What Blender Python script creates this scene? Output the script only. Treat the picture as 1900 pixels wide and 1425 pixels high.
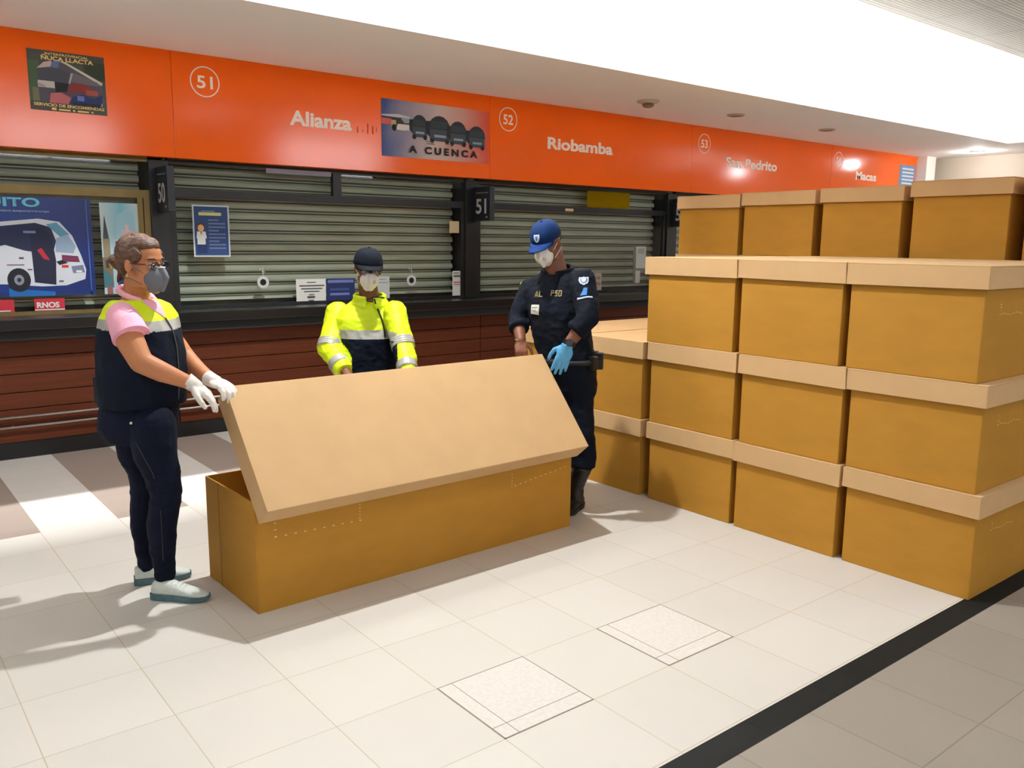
import bpy, bmesh, math, random
from mathutils import Vector, Matrix, noise, Euler
random.seed(7)
V = Vector
PI = math.pi
for o in list(bpy.data.objects): bpy.data.objects.remove(o)
SC = bpy.context.scene
COL = SC.collection

# ------------------------------------------------------------------ camera
CAM_YAW, CAM_PITCH, CAM_ROLL, CAM_F = 0.67582732, -0.16543828, 0.01049033, 1580.98
CAM_H = 1.6
_cy, _sy = math.cos(CAM_YAW), math.sin(CAM_YAW)
FW = V((_sy*math.cos(CAM_PITCH), _cy*math.cos(CAM_PITCH), math.sin(CAM_PITCH)))
_r = V((_cy, -_sy, 0)); _u = _r.cross(FW)
_c, _s = math.cos(CAM_ROLL), math.sin(CAM_ROLL)
RT = _c*_r + _s*_u
UP = -_s*_r + _c*_u
cam_data = bpy.data.cameras.new('camera')
cam = bpy.data.objects.new('camera', cam_data); COL.objects.link(cam)
cam.matrix_world = Matrix(((RT.x, UP.x, -FW.x, 0), (RT.y, UP.y, -FW.y, 0), (RT.z, UP.z, -FW.z, CAM_H), (0, 0, 0, 1)))
cam_data.sensor_width = 36; cam_data.lens = CAM_F/1900*36; cam_data.clip_start = 0.05
SC.camera = cam
def at(x, y, D):
    """world point seen at photo pixel (x, y) at distance D along the view axis"""
    return (RT*((x-950)/CAM_F) - UP*((y-712.5)/CAM_F) + FW)*D + V((0, 0, CAM_H))

# ------------------------------------------------------------------ world, exposure
w = bpy.data.worlds.new('world'); SC.world = w; w.use_nodes = True
w.node_tree.nodes['Background'].inputs[0].default_value = (0.9, 0.95, 1, 1)
w.node_tree.nodes['Background'].inputs[1].default_value = 0.3
SC.view_settings.view_transform = 'Standard'
SC.view_settings.look = 'None'
SC.view_settings.gamma = 1
SC.view_settings.use_curve_mapping = False
SC.view_settings.exposure = 0.10
SC.cycles.max_bounces = 8; SC.cycles.diffuse_bounces = 5
SC.cycles.use_denoising = True
CEIL = 4.02
KEY_POS = (2.40, 3.95, CEIL-0.03)
KEY_W, FILL_W, WALLWASH_W = 500, 10, 190
WARM = (0.96, 0.97, 0.97); SOFT = (0.97, 0.98, 1.0)
# x, y, size of the fill light panels added to the ceiling
FILL_PANELS = [(-1.6, 2.6), (2.2, 0.4), (6.0, 0.4), (9.8, 2.6), (-1.6, -2.6), (2.2, -3.2), (6.0, -3.2), (9.8, -2.6)]

# ------------------------------------------------------------------ helpers
def lin(r, g, b):
    f = lambda c: ((c/255+0.055)/1.055)**2.4 if c/255 > 0.04045 else c/255/12.92
    return (f(r), f(g), f(b), 1)
MATS = {}
def mat(name, col, rough=0.6, metal=0.0, var=0.0, scale=8.0, bump=0.0, bscale=60.0, spec=0.5, emis=None, estr=0, coat=0, stretch=None):
    if name in MATS: return MATS[name]
    m = bpy.data.materials.new(name); m.use_nodes = True
    nt = m.node_tree; b = nt.nodes['Principled BSDF']
    b.inputs['Base Color'].default_value = col
    b.inputs['Roughness'].default_value = rough
    b.inputs['Metallic'].default_value = metal
    b.inputs['Specular IOR Level'].default_value = spec
    b.inputs['Coat Weight'].default_value = coat
    tc = nt.nodes.new('ShaderNodeTexCoord')
    src = tc.outputs['Object']
    if stretch:
        mp = nt.nodes.new('ShaderNodeMapping'); mp.inputs['Scale'].default_value = stretch
        nt.links.new(src, mp.inputs[0]); src = mp.outputs[0]
    if var:
        n = nt.nodes.new('ShaderNodeTexNoise'); n.inputs['Scale'].default_value = scale; n.inputs['Detail'].default_value = 5
        nt.links.new(src, n.inputs['Vector'])
        cr = nt.nodes.new('ShaderNodeMapRange'); cr.inputs[1].default_value = 0.3; cr.inputs[2].default_value = 0.7
        cr.inputs[3].default_value = 1-var; cr.inputs[4].default_value = 1+var
        nt.links.new(n.outputs['Fac'], cr.inputs[0])
        vm = nt.nodes.new('ShaderNodeVectorMath'); vm.operation = 'SCALE'
        vm.inputs[0].default_value = col[:3]; nt.links.new(cr.outputs[0], vm.inputs['Scale'])
        nt.links.new(vm.outputs[0], b.inputs['Base Color'])
    if bump:
        n2 = nt.nodes.new('ShaderNodeTexNoise'); n2.inputs['Scale'].default_value = bscale; n2.inputs['Detail'].default_value = 4
        nt.links.new(src, n2.inputs['Vector'])
        bp = nt.nodes.new('ShaderNodeBump'); bp.inputs['Strength'].default_value = bump; bp.inputs['Distance'].default_value = 0.01
        nt.links.new(n2.outputs['Fac'], bp.inputs['Height']); nt.links.new(bp.outputs[0], b.inputs['Normal'])
    if emis:
        b.inputs['Emission Color'].default_value = emis; b.inputs['Emission Strength'].default_value = estr
    MATS[name] = m
    return m
def C(r, g, b, rough=0.6, **k):
    return mat('paint_%d_%d_%d_%d' % (r, g, b, int(rough*100)), lin(r, g, b), rough, **k)

def tag(o, label=None, cat=None, group=None, kind=None):
    if label: o['label'] = label
    if cat: o['category'] = cat
    if group: o['group'] = group
    if kind: o['kind'] = kind
    return o
def empty(name, loc, label, cat, group=None, rz=0):
    o = bpy.data.objects.new(name, None); COL.objects.link(o)
    o.empty_display_size = 0.1
    o.location = loc; o.rotation_euler = (0, 0, rz)
    tag(o, label, cat, group)
    return o
def link(name, me, mats, parent=None, smooth=False, local=False):
    """me in world coordinates unless local; parent keeps them in place"""
    o = bpy.data.objects.new(name, me); COL.objects.link(o)
    for m in (mats if isinstance(mats, (list, tuple)) else [mats]): me.materials.append(m)
    if smooth: me.polygons.foreach_set('use_smooth', [True]*len(me.polygons))
    if parent is not None:
        o.parent = parent
        if not local:
            root = parent; off = V((0, 0, 0))
            mw = parent_matrix(parent)
            me.transform(mw.inverted())
    return o
def parent_matrix(o):
    m = Matrix.LocRotScale(o.location, o.rotation_euler, o.scale)
    return parent_matrix(o.parent) @ m if o.parent else m
def bm_mesh(bm, name='mesh', recalc=True):
    if recalc: bmesh.ops.recalc_face_normals(bm, faces=bm.faces)
    me = bpy.data.meshes.new(name); bm.to_mesh(me); bm.free(); return me
def bx(bm, x0, x1, y0, y1, z0, z1, mi=0, bevel=0.0):
    vs = [bm.verts.new(p) for p in ((x0,y0,z0),(x1,y0,z0),(x1,y1,z0),(x0,y1,z0),(x0,y0,z1),(x1,y0,z1),(x1,y1,z1),(x0,y1,z1))]
    fs = []
    for q in ((0,3,2,1),(4,5,6,7),(0,1,5,4),(1,2,6,5),(2,3,7,6),(3,0,4,7)):
        f = bm.faces.new([vs[i] for i in q]); f.material_index = mi; fs.append(f)
    if bevel:
        es = list({e for f in fs for e in f.edges})
        bmesh.ops.bevel(bm, geom=es, offset=bevel, segments=2, affect='EDGES', profile=0.6)
def box(name, x0, x1, y0, y1, z0, z1, m, parent=None, bevel=0.0, **kw):
    bm = bmesh.new(); bx(bm, x0, x1, y0, y1, z0, z1, bevel=bevel)
    return link(name, bm_mesh(bm), m, parent, **kw)
def struct(name, o):
    o.name = name; o['kind'] = 'structure'; return o
def tube_into(bm, pts, r, seg=8, caps=True):
    pts = [V(p) for p in pts]; rings = []
    rs = r if isinstance(r, (list, tuple)) else [r]*len(pts)
    t0 = (pts[1]-pts[0]).normalized()
    a = t0.orthogonal().normalized()
    for i, p in enumerate(pts):
        t = (pts[min(i+1, len(pts)-1)]-pts[max(i-1, 0)]).normalized()
        a = (a - t*a.dot(t)).normalized(); b = t.cross(a)
        rings.append([bm.verts.new(p+(a*math.cos(2*PI*k/seg)+b*math.sin(2*PI*k/seg))*rs[i]) for k in range(seg)])
    for i in range(len(rings)-1):
        for k in range(seg):
            bm.faces.new((rings[i][k], rings[i][(k+1)%seg], rings[i+1][(k+1)%seg], rings[i+1][k]))
    if caps:
        bm.faces.new(rings[0][::-1]); bm.faces.new(rings[-1])
def tube(name, pts, r, m, parent=None, seg=8):
    bm = bmesh.new(); tube_into(bm, pts, r, seg); return link(name, bm_mesh(bm), m, parent, smooth=True)
def disc_solid(bm, c, n, r, h, seg=24):
    n = V(n).normalized(); tube_into(bm, [V(c), V(c)+n*h], r, seg)
def art(name, origin, X, Y, items, parent=None, step=0.0004, lift=0.0006):
    """flat printed artwork: items = (polygon points in metres along X and Y, material)"""
    X = V(X); Y = V(Y); N = X.cross(Y).normalized(); O = V(origin)
    bm = bmesh.new(); mats = []
    for k, (poly, m) in enumerate(items):
        if m not in mats: mats.append(m)
        vs = [bm.verts.new(O+X*p[0]+Y*p[1]+N*(lift+step*k)) for p in poly]
        f = bm.faces.new(vs); f.material_index = mats.index(m)
        f.normal_update()
        if f.normal.dot(N) < 0: f.normal_flip()
    return link(name, bm_mesh(bm, recalc=False), mats, parent)
def rect(x0, y0, x1, y1): return [(x0, y0), (x1, y0), (x1, y1), (x0, y1)]
def ell(cx, cy, rx, ry, n=20, a0=0, a1=2*PI):
    full = abs(a1-a0-2*PI) < 1e-6
    return [(cx+rx*math.cos(a0+(a1-a0)*i/(n if full else n-1)), cy+ry*math.sin(a0+(a1-a0)*i/(n if full else n-1))) for i in range(n)]
def text(name, body, origin, X, Y, height, m, parent=None, xs=1.0, bold=0.0, lift=0.001, width=None, align='LEFT', spacing=1.0):
    cu = bpy.data.curves.new(name, 'FONT'); cu.body = body; cu.size = 1; cu.offset = bold; cu.extrude = 0.0
    cu.align_x = align; cu.space_character = spacing; cu.resolution_u = 4
    tmp = bpy.data.objects.new('tmp', cu); COL.objects.link(tmp)
    bpy.context.view_layer.update()
    me = bpy.data.meshes.new_from_object(tmp.evaluated_get(bpy.context.evaluated_depsgraph_get()))
    bpy.data.objects.remove(tmp); bpy.data.curves.remove(cu)
    s = height/0.73   # capital height of the built-in font
    xsc = s*xs
    if width:
        xsv = [v.co.x for v in me.vertices]; xsc = width/(max(xsv)-min(xsv))
        if align == 'LEFT':
            mn = min(xsv)
            for v in me.vertices: v.co.x -= mn
    X = V(X); Y = V(Y); N = X.cross(Y).normalized(); O = V(origin)
    for v in me.vertices:
        v.co = O+X*(v.co.x*xsc)+Y*(v.co.y*s)+N*lift
    return link(name, me, m, parent)

# -------- organic surfaces: closed primitives united by a voxel remesh
class Blob:
    def __init__(s): s.bm = bmesh.new()
    def ball(s, c, r, seg=14):
        bmesh.ops.create_uvsphere(s.bm, u_segments=seg, v_segments=max(8, seg//2+2), radius=r, matrix=Matrix.Translation(V(c)))
        return s
    def ellipsoid(s, c, ax, ay, az):
        """ax, ay, az: full half-axis vectors"""
        m = Matrix(((ax[0], ay[0], az[0], c[0]), (ax[1], ay[1], az[1], c[1]), (ax[2], ay[2], az[2], c[2]), (0, 0, 0, 1)))
        bmesh.ops.create_uvsphere(s.bm, u_segments=24, v_segments=16, radius=1, matrix=m)
        return s
    def cone(s, p0, r0, p1, r1, c0=True, c1=True, seg=16):
        p0, p1 = V(p0), V(p1)
        tube_into(s.bm, [p0, p1], [r0, r1], seg)
        if c0: s.ball(p0, r0)
        if c1: s.ball(p1, r1)
        return s
    def chain(s, pts, c0=True, c1=True, seg=16):
        """pts: (point, radius); ends rounded or cut flat"""
        n = len(pts)
        for i in range(n-1):
            s.cone(pts[i][0], pts[i][1], pts[i+1][0], pts[i+1][1], c0 if i == 0 else True, c1 if i == n-2 else False, seg)
        return s
    def loft(s, rings, seg=28, sq=2.3):
        """rings: (centre, half-axis a, half-axis b) closed body with rounded-square sections"""
        R_ = []
        for c, a, b in rings:
            vs = []
            for k in range(seg):
                t = 2*PI*k/seg; ct, st = math.cos(t), math.sin(t)
                e = 2/sq
                x = math.copysign(abs(ct)**e, ct); y = math.copysign(abs(st)**e, st)
                vs.append(s.bm.verts.new(V(c)+V(a)*x+V(b)*y))
            R_.append(vs)
        for i in range(len(R_)-1):
            for k in range(seg):
                s.bm.faces.new((R_[i][k], R_[i][(k+1)%seg], R_[i+1][(k+1)%seg], R_[i+1][k]))
        s.bm.faces.new(R_[0][::-1]); s.bm.faces.new(R_[-1])
        return s
    def build(s, name, mats, parent, voxel=0.006, smooth=4, fold=None, pick=None, zmin=None, shrink=None):
        bmesh.ops.recalc_face_normals(s.bm, faces=s.bm.faces)
        me0 = bpy.data.meshes.new('tmp'); s.bm.to_mesh(me0); s.bm.free()
        tmp = bpy.data.objects.new('tmp', me0); COL.objects.link(tmp)
        r = tmp.modifiers.new('r', 'REMESH'); r.mode = 'VOXEL'; r.voxel_size = voxel
        if smooth:
            sm = tmp.modifiers.new('s', 'SMOOTH'); sm.factor = 0.5; sm.iterations = smooth
        dg = bpy.context.evaluated_depsgraph_get(); dg.update()
        me = bpy.data.meshes.new_from_object(tmp.evaluated_get(dg))
        bpy.data.objects.remove(tmp); bpy.data.meshes.remove(me0)
        me.materials.clear()
        if fold:
            me.calc_loop_triangles()
            ns = [v.normal.copy() for v in me.vertices]
            for v, n in zip(me.vertices, ns): v.co += n*fold(v.co)
        if zmin is not None:
            for v in me.vertices:
                if v.co.z < zmin: v.co.z = zmin
        if pick:
            for p in me.polygons: p.material_index = pick(p.center)
        return link(name, me, mats, parent, smooth=True)
def folds(amp, fx=9, fz=9, fine=0.3, seed=0):
    def f(p):
        a = noise.noise(V((p.x*fx+seed, p.y*fx, p.z*fz)))
        a = 1-abs(a)*2.6
        return amp*(a*0.6 + fine*noise.noise(V((p.x*30, p.y*30, p.z*26+seed))))
    return f
def cloth_fold(amp, axis_scale, seed=0):
    """ridged creases; axis_scale = noise frequency along x, y, z"""
    def f(p):
        q = V((p.x*axis_scale[0]+seed, p.y*axis_scale[1], p.z*axis_scale[2]))
        a = 1-abs(noise.noise(q))*3
        b = noise.noise(q*2.3)
        return amp*(a*0.55+b*0.5)
    return f

# ------------------------------------------------------------------ materials
def tile_material(name, base, grout, ox, oy, size, gw, var, rough, speck=0.0, bumpy=0.0):
    m = bpy.data.materials.new(name); m.use_nodes = True; nt = m.node_tree; N = nt.nodes.new; L = nt.links.new
    b = nt.nodes['Principled BSDF']; b.inputs['Roughness'].default_value = rough
    tc = N('ShaderNodeTexCoord'); sep = N('ShaderNodeSeparateXYZ'); L(tc.outputs['Object'], sep.inputs[0])
    def mth(op, a, bb=None):
        n = N('ShaderNodeMath'); n.operation = op
        for i, vv in enumerate((a, bb)):
            if vv is None: continue
            if isinstance(vv, (int, float)): n.inputs[i].default_value = vv
            else: L(vv, n.inputs[i])
        return n.outputs[0]
    cell = []; edge = []
    for out, off in ((sep.outputs[0], ox), (sep.outputs[1], oy)):
        t = mth('DIVIDE', mth('SUBTRACT', out, off), size)
        cell.append(mth('FLOOR', t)); fr = mth('FRACT', t)
        d = mth('MINIMUM', fr, mth('SUBTRACT', 1.0, fr)); edge.append(d)
    d = mth('MINIMUM', edge[0], edge[1]); d = mth('MULTIPLY', d, size)
    mask = N('ShaderNodeMapRange'); mask.inputs[1].default_value = gw*0.5; mask.inputs[2].default_value = gw; L(d, mask.inputs[0])
    cb = N('ShaderNodeCombineXYZ'); L(cell[0], cb.inputs[0]); L(cell[1], cb.inputs[1])
    wn = N('ShaderNodeTexWhiteNoise'); wn.noise_dimensions = '3D'; L(cb.outputs[0], wn.inputs['Vector'])
    nz = N('ShaderNodeTexNoise'); nz.inputs['Scale'].default_value = 3.0; nz.inputs['Detail'].default_value = 6; L(tc.outputs['Object'], nz.inputs['Vector'])
    nf = N('ShaderNodeTexNoise'); nf.inputs['Scale'].default_value = 260; nf.inputs['Detail'].default_value = 2; L(tc.outputs['Object'], nf.inputs['Vector'])
    s = mth('ADD', mth('MULTIPLY', mth('SUBTRACT', wn.outputs[0], 0.5), var), 1.0)
    s = mth('ADD', s, mth('MULTIPLY', mth('SUBTRACT', nz.outputs['Fac'], 0.5), var*1.3))
    s = mth('ADD', s, mth('MULTIPLY', mth('SUBTRACT', nf.outputs['Fac'], 0.5), speck))
    vm = N('ShaderNodeVectorMath'); vm.operation = 'SCALE'; vm.inputs[0].default_value = base[:3]; L(s, vm.inputs['Scale'])
    mx = N('ShaderNodeMix'); mx.data_type = 'RGBA'; mx.inputs[6].default_value = grout; L(vm.outputs[0], mx.inputs[7]); L(mask.outputs[0], mx.inputs[0])
    L(mx.outputs[2], b.inputs['Base Color'])
    bp = N('ShaderNodeBump'); bp.inputs['Strength'].default_value = 0.25; bp.inputs['Distance'].default_value = 0.002
    L(mask.outputs[0], bp.inputs['Height']); L(bp.outputs[0], b.inputs['Normal'])
    return m
M_floor = tile_material('white_floor_tile', lin(209, 205, 197), lin(188, 176, 152), -0.013, -0.005, 0.4, 0.0025, 0.05, 0.42, 0.05)
M_floor_band = tile_material('grey_floor_tile', lin(157, 143, 132), lin(150, 137, 125), -0.013, -0.005, 0.4, 0.003, 0.05, 0.45, 0.10)
M_floor_grey = tile_material('speckled_grey_granite', lin(146, 138, 128), lin(124, 115, 106), 0.12, 0.68, 0.4, 0.003, 0.10, 0.5, 0.25)
M_strip = tile_material('black_granite_strip', lin(26, 28, 28), lin(14, 14, 14), 0.3, 0.5, 0.4, 0.003, 0.2, 0.62, 0.2)
M_strip.node_tree.nodes['Principled BSDF'].inputs['Specular IOR Level'].default_value = 0.12
M_white = mat('white_plaster', lin(238, 234, 226), 0.8, var=0.015, scale=2)
M_soffit = mat('soffit_plaster', lin(243, 240, 236), 0.75, var=0.015, scale=1.5)
M_cream = mat('cream_wall', lin(214, 200, 182), 0.8, var=0.02, scale=2)
M_orange = mat('orange_laminate', lin(254, 104, 0), 0.13, var=0.035, scale=1.2, spec=0.36)
M_black = mat('black_painted_metal', lin(22, 24, 27), 0.4, var=0.1, scale=6)
M_slat = mat('shutter_steel', lin(186, 190, 172), 0.5, metal=0.0, var=0.14, scale=3.5, stretch=(0.6, 1, 5))
M_slatj_shade = mat('shutter_joint_shade', lin(84, 84, 72), 0.6, var=0.2, scale=4)  # slat joints, with the shade of the grooves put into their colour
M_brass = mat('bronze_anodised_aluminium', lin(125, 105, 62), 0.38, metal=0.5, var=0.1)
M_dark = mat('dark_booth_interior', lin(30, 32, 32), 0.8)
M_counter = mat('black_counter_top', lin(16, 17, 20), 0.3, var=0.1)
M_wood = mat('reddish_wood_plank', lin(92, 42, 18), 0.55, var=0.16, scale=6, spec=0.25, bump=0.08, bscale=30, stretch=(0.5, 1, 9))
M_steel = mat('brushed_steel', lin(190, 185, 180), 0.28, metal=0.9)
M_board = mat('cardboard_body', lin(175, 126, 44), 0.75, var=0.055, scale=5, bump=0.05, bscale=140, spec=0.25, stretch=(1, 1, 2.5))
M_lid = mat('cardboard_lid', lin(200, 164, 118), 0.72, var=0.04, scale=5, bump=0.05, bscale=140, spec=0.25)
M_board_in = mat('cardboard_inside', lin(165, 120, 70), 0.85, var=0.05)
M_edge = mat('cardboard_cut_edge', lin(120, 84, 44), 0.9)
M_tear = mat('pale_perforation', lin(225, 190, 135), 0.9)
M_letter = mat('white_vinyl_letter', lin(255, 240, 228), 0.4)
M_perf = None
def perforated():
    m = bpy.data.materials.new('perforated_metal'); m.use_nodes = True; nt = m.node_tree; N = nt.nodes.new; L = nt.links.new
    b = nt.nodes['Principled BSDF']; b.inputs['Roughness'].default_value = 0.55; b.inputs['Metallic'].default_value = 0.1
    tc = N('ShaderNodeTexCoord')
    v = N('ShaderNodeTexVoronoi'); v.voronoi_dimensions = '2D'; v.inputs['Randomness'].default_value = 0.0; v.inputs['Scale'].default_value = 22; L(tc.outputs['Object'], v.inputs['Vector'])
    mr = N('ShaderNodeMapRange'); mr.inputs[1].default_value = 0.28; mr.inputs[2].default_value = 0.36; L(v.outputs['Distance'], mr.inputs[0])
    br = N('ShaderNodeTexBrick'); br.offset = 0; br.inputs['Scale'].default_value = 1; br.inputs['Brick Width'].default_value = 1.2; br.inputs['Row Height'].default_value = 0.6
    br.inputs['Mortar Size'].default_value = 0.008; br.inputs['Color1'].default_value = (1, 1, 1, 1); br.inputs['Color2'].default_value = (0.93, 0.93, 0.93, 1); br.inputs['Mortar'].default_value = (0.45, 0.45, 0.45, 1)
    L(tc.outputs['Object'], br.inputs['Vector'])
    mx = N('ShaderNodeMix'); mx.data_type = 'RGBA'; mx.inputs[6].default_value = lin(95, 95, 95); mx.inputs[7].default_value = lin(196, 194, 190); L(mr.outputs[0], mx.inputs[0])
    mm = N('ShaderNodeMix'); mm.data_type = 'RGBA'; mm.blend_type = 'MULTIPLY'; mm.inputs[0].default_value = 1; L(mx.outputs[2], mm.inputs[6]); L(br.outputs['Color'], mm.inputs[7])
    L(mm.outputs[2], b.inputs['Base Color'])
    return m
M_perf = perforated()
def glass_mat():
    m = bpy.data.materials.new('window_glass'); m.use_nodes = True; nt = m.node_tree; nt.nodes.clear(); N = nt.nodes.new; L = nt.links.new
    o = N('ShaderNodeOutputMaterial'); mx = N('ShaderNodeMixShader'); t = N('ShaderNodeBsdfTransparent'); g = N('ShaderNodeBsdfGlossy')
    t.inputs[0].default_value = (0.93, 0.95, 0.94, 1); g.inputs['Roughness'].default_value = 0.03
    fr = N('ShaderNodeFresnel'); fr.inputs[0].default_value = 1.45
    ge = N('ShaderNodeNewGeometry'); inv = N('ShaderNodeMath'); inv.operation = 'SUBTRACT'; inv.inputs[0].default_value = 1; L(ge.outputs['Backfacing'], inv.inputs[1])
    ml = N('ShaderNodeMath'); ml.operation = 'MULTIPLY'; L(fr.outputs[0], ml.inputs[0]); L(inv.outputs[0], ml.inputs[1])
    L(ml.outputs[0], mx.inputs[0]); L(t.outputs[0], mx.inputs[1]); L(g.outputs[0], mx.inputs[2]); L(mx.outputs[0], o.inputs[0])
    return m
M_glass = glass_mat()
def emit(name, col, s):
    m = bpy.data.materials.new(name); m.use_nodes = True; b = m.node_tree.nodes['Principled BSDF']
    b.inputs['Base Color'].default_value = (0.8, 0.8, 0.8, 1); b.inputs['Emission Color'].default_value = (*col, 1); b.inputs['Emission Strength'].default_value = s
    return m

# ------------------------------------------------------------------ room shell
XL, XR, YB, YF = -6.0, 14.3, -6.0, 7.45
bm = bmesh.new()
def fq(x0, x1, y0, y1, mi):
    f = bm.faces.new([bm.verts.new(p) for p in ((x0, y0, 0), (x1, y0, 0), (x1, y1, 0), (x0, y1, 0))]); f.material_index = mi
fq(XL, XR, YB, 1.475, 3); fq(XL, XR, 1.475, 1.585, 2); fq(XL, XR, 1.585, 5.10, 0)
x = XL-0.001; g = -5.613
fq(XL, g, 5.10, YF, 0)
k = 0
while g < XR:
    x1 = min(g+0.4, XR)
    fq(g, x1, 5.10, YF, 1 if k % 2 else 0); g += 0.4; k += 1
struct('floor', link('floor', bm_mesh(bm, recalc=False), [M_floor, M_floor_band, M_strip, M_floor_grey]))
struct('wall_left', box('wall_left', XL-0.15, XL, YB, YF, 0, CEIL, M_white))
struct('wall_right', box('wall_right', XR, XR+0.15, YB, YF, 0, CEIL, M_cream))
struct('wall_back', box('wall_back', XL-0.15, XR+0.15, YF, YF+0.15, 0, CEIL, M_dark))
struct('wall_front', box('wall_front', XL-0.15, XR+0.15, YB-0.15, YB, 0, CEIL, M_cream))
struct('ceiling', box('ceiling', XL-0.15, XR+0.15, YB-0.15, 4.95, CEIL, CEIL+0.12, M_perf))
struct('added_slot_trim', box('added_slot_trim', XL-0.15, 12.85, 4.83, 5.2, CEIL+0.38, CEIL+0.45, M_white))  # closes the slot made to hide the added light strips
struct('trim_3', box('trim_3', XL-0.15, 12.85, 4.83, 4.87, CEIL+0.12, CEIL+0.38, M_white))
# white bulkhead over the booths with its soffit, turning along the far wall
bm = bmesh.new()
bx(bm, XL, 12.85, 5.2, YF, 3.0, CEIL+0.45)
bx(bm, 12.85, XR, YB, YF, 3.0, CEIL+0.12)
for f in bm.faces:
    f.normal_update()
bmesh.ops.recalc_face_normals(bm, faces=bm.faces)
for f in bm.faces: f.material_index = 1 if f.normal.z < -0.5 else 0
struct('ceiling_bulkhead', link('ceiling_bulkhead', bm_mesh(bm), [M_white, M_soffit]))
struct('trim_1', box('trim_1', 13.76, 14.05, 6.74, 7.05, 0, 3.0, M_white))   # white column at the end of the booths
# daylight windows on the opposite side of the concourse
M_day = emit('daylit_frosted_glass', (0.92, 0.96, 1.0), 13)
for i, (x0, x1) in enumerate(((2.7, 5.0), (8.7, 11.4), (-2.6, 0.2))):
    e = bpy.data.objects.new('window_%d' % (i+1), None); COL.objects.link(e); e.location = (x0, YB, 3.2); e['kind'] = 'structure'
    bm = bmesh.new()
    for (a, b_, c, d) in ((x0-0.06, x1+0.06, 3.12, 3.2), (x0-0.06, x1+0.06, 4.0, 4.06), (x0-0.06, x0, 3.2, 4.0), (x1, x1+0.06, 3.2, 4.0), ((x0+x1)/2-0.02, (x0+x1)/2+0.02, 3.2, 4.0)):
        bx(bm, a, b_, YB, YB+0.05, c, d)
    link('window_frame', bm_mesh(bm), M_black, e)
    box('window_pane', x0, x1, YB+0.005, YB+0.02, 3.2, 4.0, M_day, e)

# ------------------------------------------------------------------ lamps
M_lampglass = emit('lamp_diffuser', SOFT, 3)
def fill_panel(x, y, watt, label):  # fill light added to the scene, built as a ceiling panel
    e = empty('ceiling_fill_panel', (x, y, CEIL), label, 'ceiling light', 'fill light panels added to the ceiling')
    bm = bmesh.new()
    for (a, b_, c, d) in ((-.64, .64, -.64, -.6), (-.64, .64, .6, .64), (-.64, -.6, -.6, .6), (.6, .64, -.6, .6)):
        bx(bm, x+a, x+b_, y+c, y+d, CEIL-0.03, CEIL)
    link('frame', bm_mesh(bm), M_white, e)
    box('diffuser', x-.6, x+.6, y-.6, y+.6, CEIL-0.012, CEIL-0.002, M_lampglass, e)
    l = bpy.data.lights.new('fill_light', 'AREA'); l.shape = 'SQUARE'; l.size = 1.2; l.energy = watt; l.color = SOFT
    lo = bpy.data.objects.new('lamp', l); COL.objects.link(lo); lo.parent = e; lo.location = (0, 0, -0.04)
def down_lamp(x, y, z, watt, label, radius=0.06, spot=None, col=WARM, target=None, group='recessed ceiling downlights'):
    e = empty('ceiling_downlight', (x, y, z), label, 'ceiling light', group)
    bm = bmesh.new(); tube_into(bm, [(x, y, z), (x, y, z-0.02)], [0.11, 0.10], 24)
    link('trim_ring', bm_mesh(bm), M_white, e)
    bm = bmesh.new(); tube_into(bm, [(x, y, z-0.021), (x, y, z-0.024)], 0.08, 24)
    link('bulb_face', bm_mesh(bm), M_lampglass, e)
    if watt:
        l = bpy.data.lights.new('down_light', 'SPOT' if spot else 'POINT'); l.energy = watt; l.color = col; l.shadow_soft_size = radius
        if spot: l.spot_size = spot; l.spot_blend = 0.6
        lo = bpy.data.objects.new('lamp', l); COL.objects.link(lo); lo.parent = e; lo.location = (0, 0, -0.06)
        if target:
            d = V(target)-V((x, y, z-0.06)); lo.rotation_euler = d.to_track_quat('-Z', 'Y').to_euler()
for i, (x, y) in enumerate(FILL_PANELS):
    fill_panel(x, y, FILL_W, 'square white fill light panel added to the perforated metal ceiling')
down_lamp(KEY_POS[0], KEY_POS[1], CEIL, KEY_W, 'round downlight in the metal ceiling above the opened cardboard box', 0.045, math.radians(132))
down_lamp(11.9, 3.2, CEIL, 260, 'round downlight added to the metal ceiling to brighten the far cream wall', 0.10, math.radians(150), SOFT)  # lamp added to brighten the far wall and soffit
for yy in (5.9, 3.6): down_lamp(13.55, yy, 3.0, 24, 'round downlight added in the soffit to brighten the far cream wall', 0.08, None, SOFT, None, 'downlights added by the far wall')  # two more lamps added to lift the far wall and column
# unseen light strips, added in the slot behind the ceiling to whiten the bulkhead
M_added_strip_light = emit('added_strip_diffuser', SOFT, 8)
for i in range(6):
    xa = XL+0.2+i*3.1
    e = empty('added_light_strip', (xa, 4.91, CEIL+0.12), 'white light strip added out of sight behind the edge of the metal ceiling', 'ceiling light', 'light strips added above the bulkhead face')
    box('housing', xa, xa+2.95, 4.88, 4.94, CEIL+0.121, CEIL+0.16, M_white, e)
    box('diffuser', xa+.02, xa+2.93, 4.89, 4.93, CEIL+0.161, CEIL+0.175, M_added_strip_light, e)
    l = bpy.data.lights.new('added_strip_light', 'AREA'); l.shape = 'RECTANGLE'; l.size = 2.9; l.size_y = 0.04; l.energy = WALLWASH_W; l.color = SOFT
    lo = bpy.data.objects.new('lamp', l); COL.objects.link(lo); lo.parent = e; lo.location = (1.47, 0.04, 0.20)
    lo.rotation_euler = V((0, 0.29, -0.24)).to_track_quat('-Z', 'Y').to_euler(); l.spread = math.radians(128)

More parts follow.
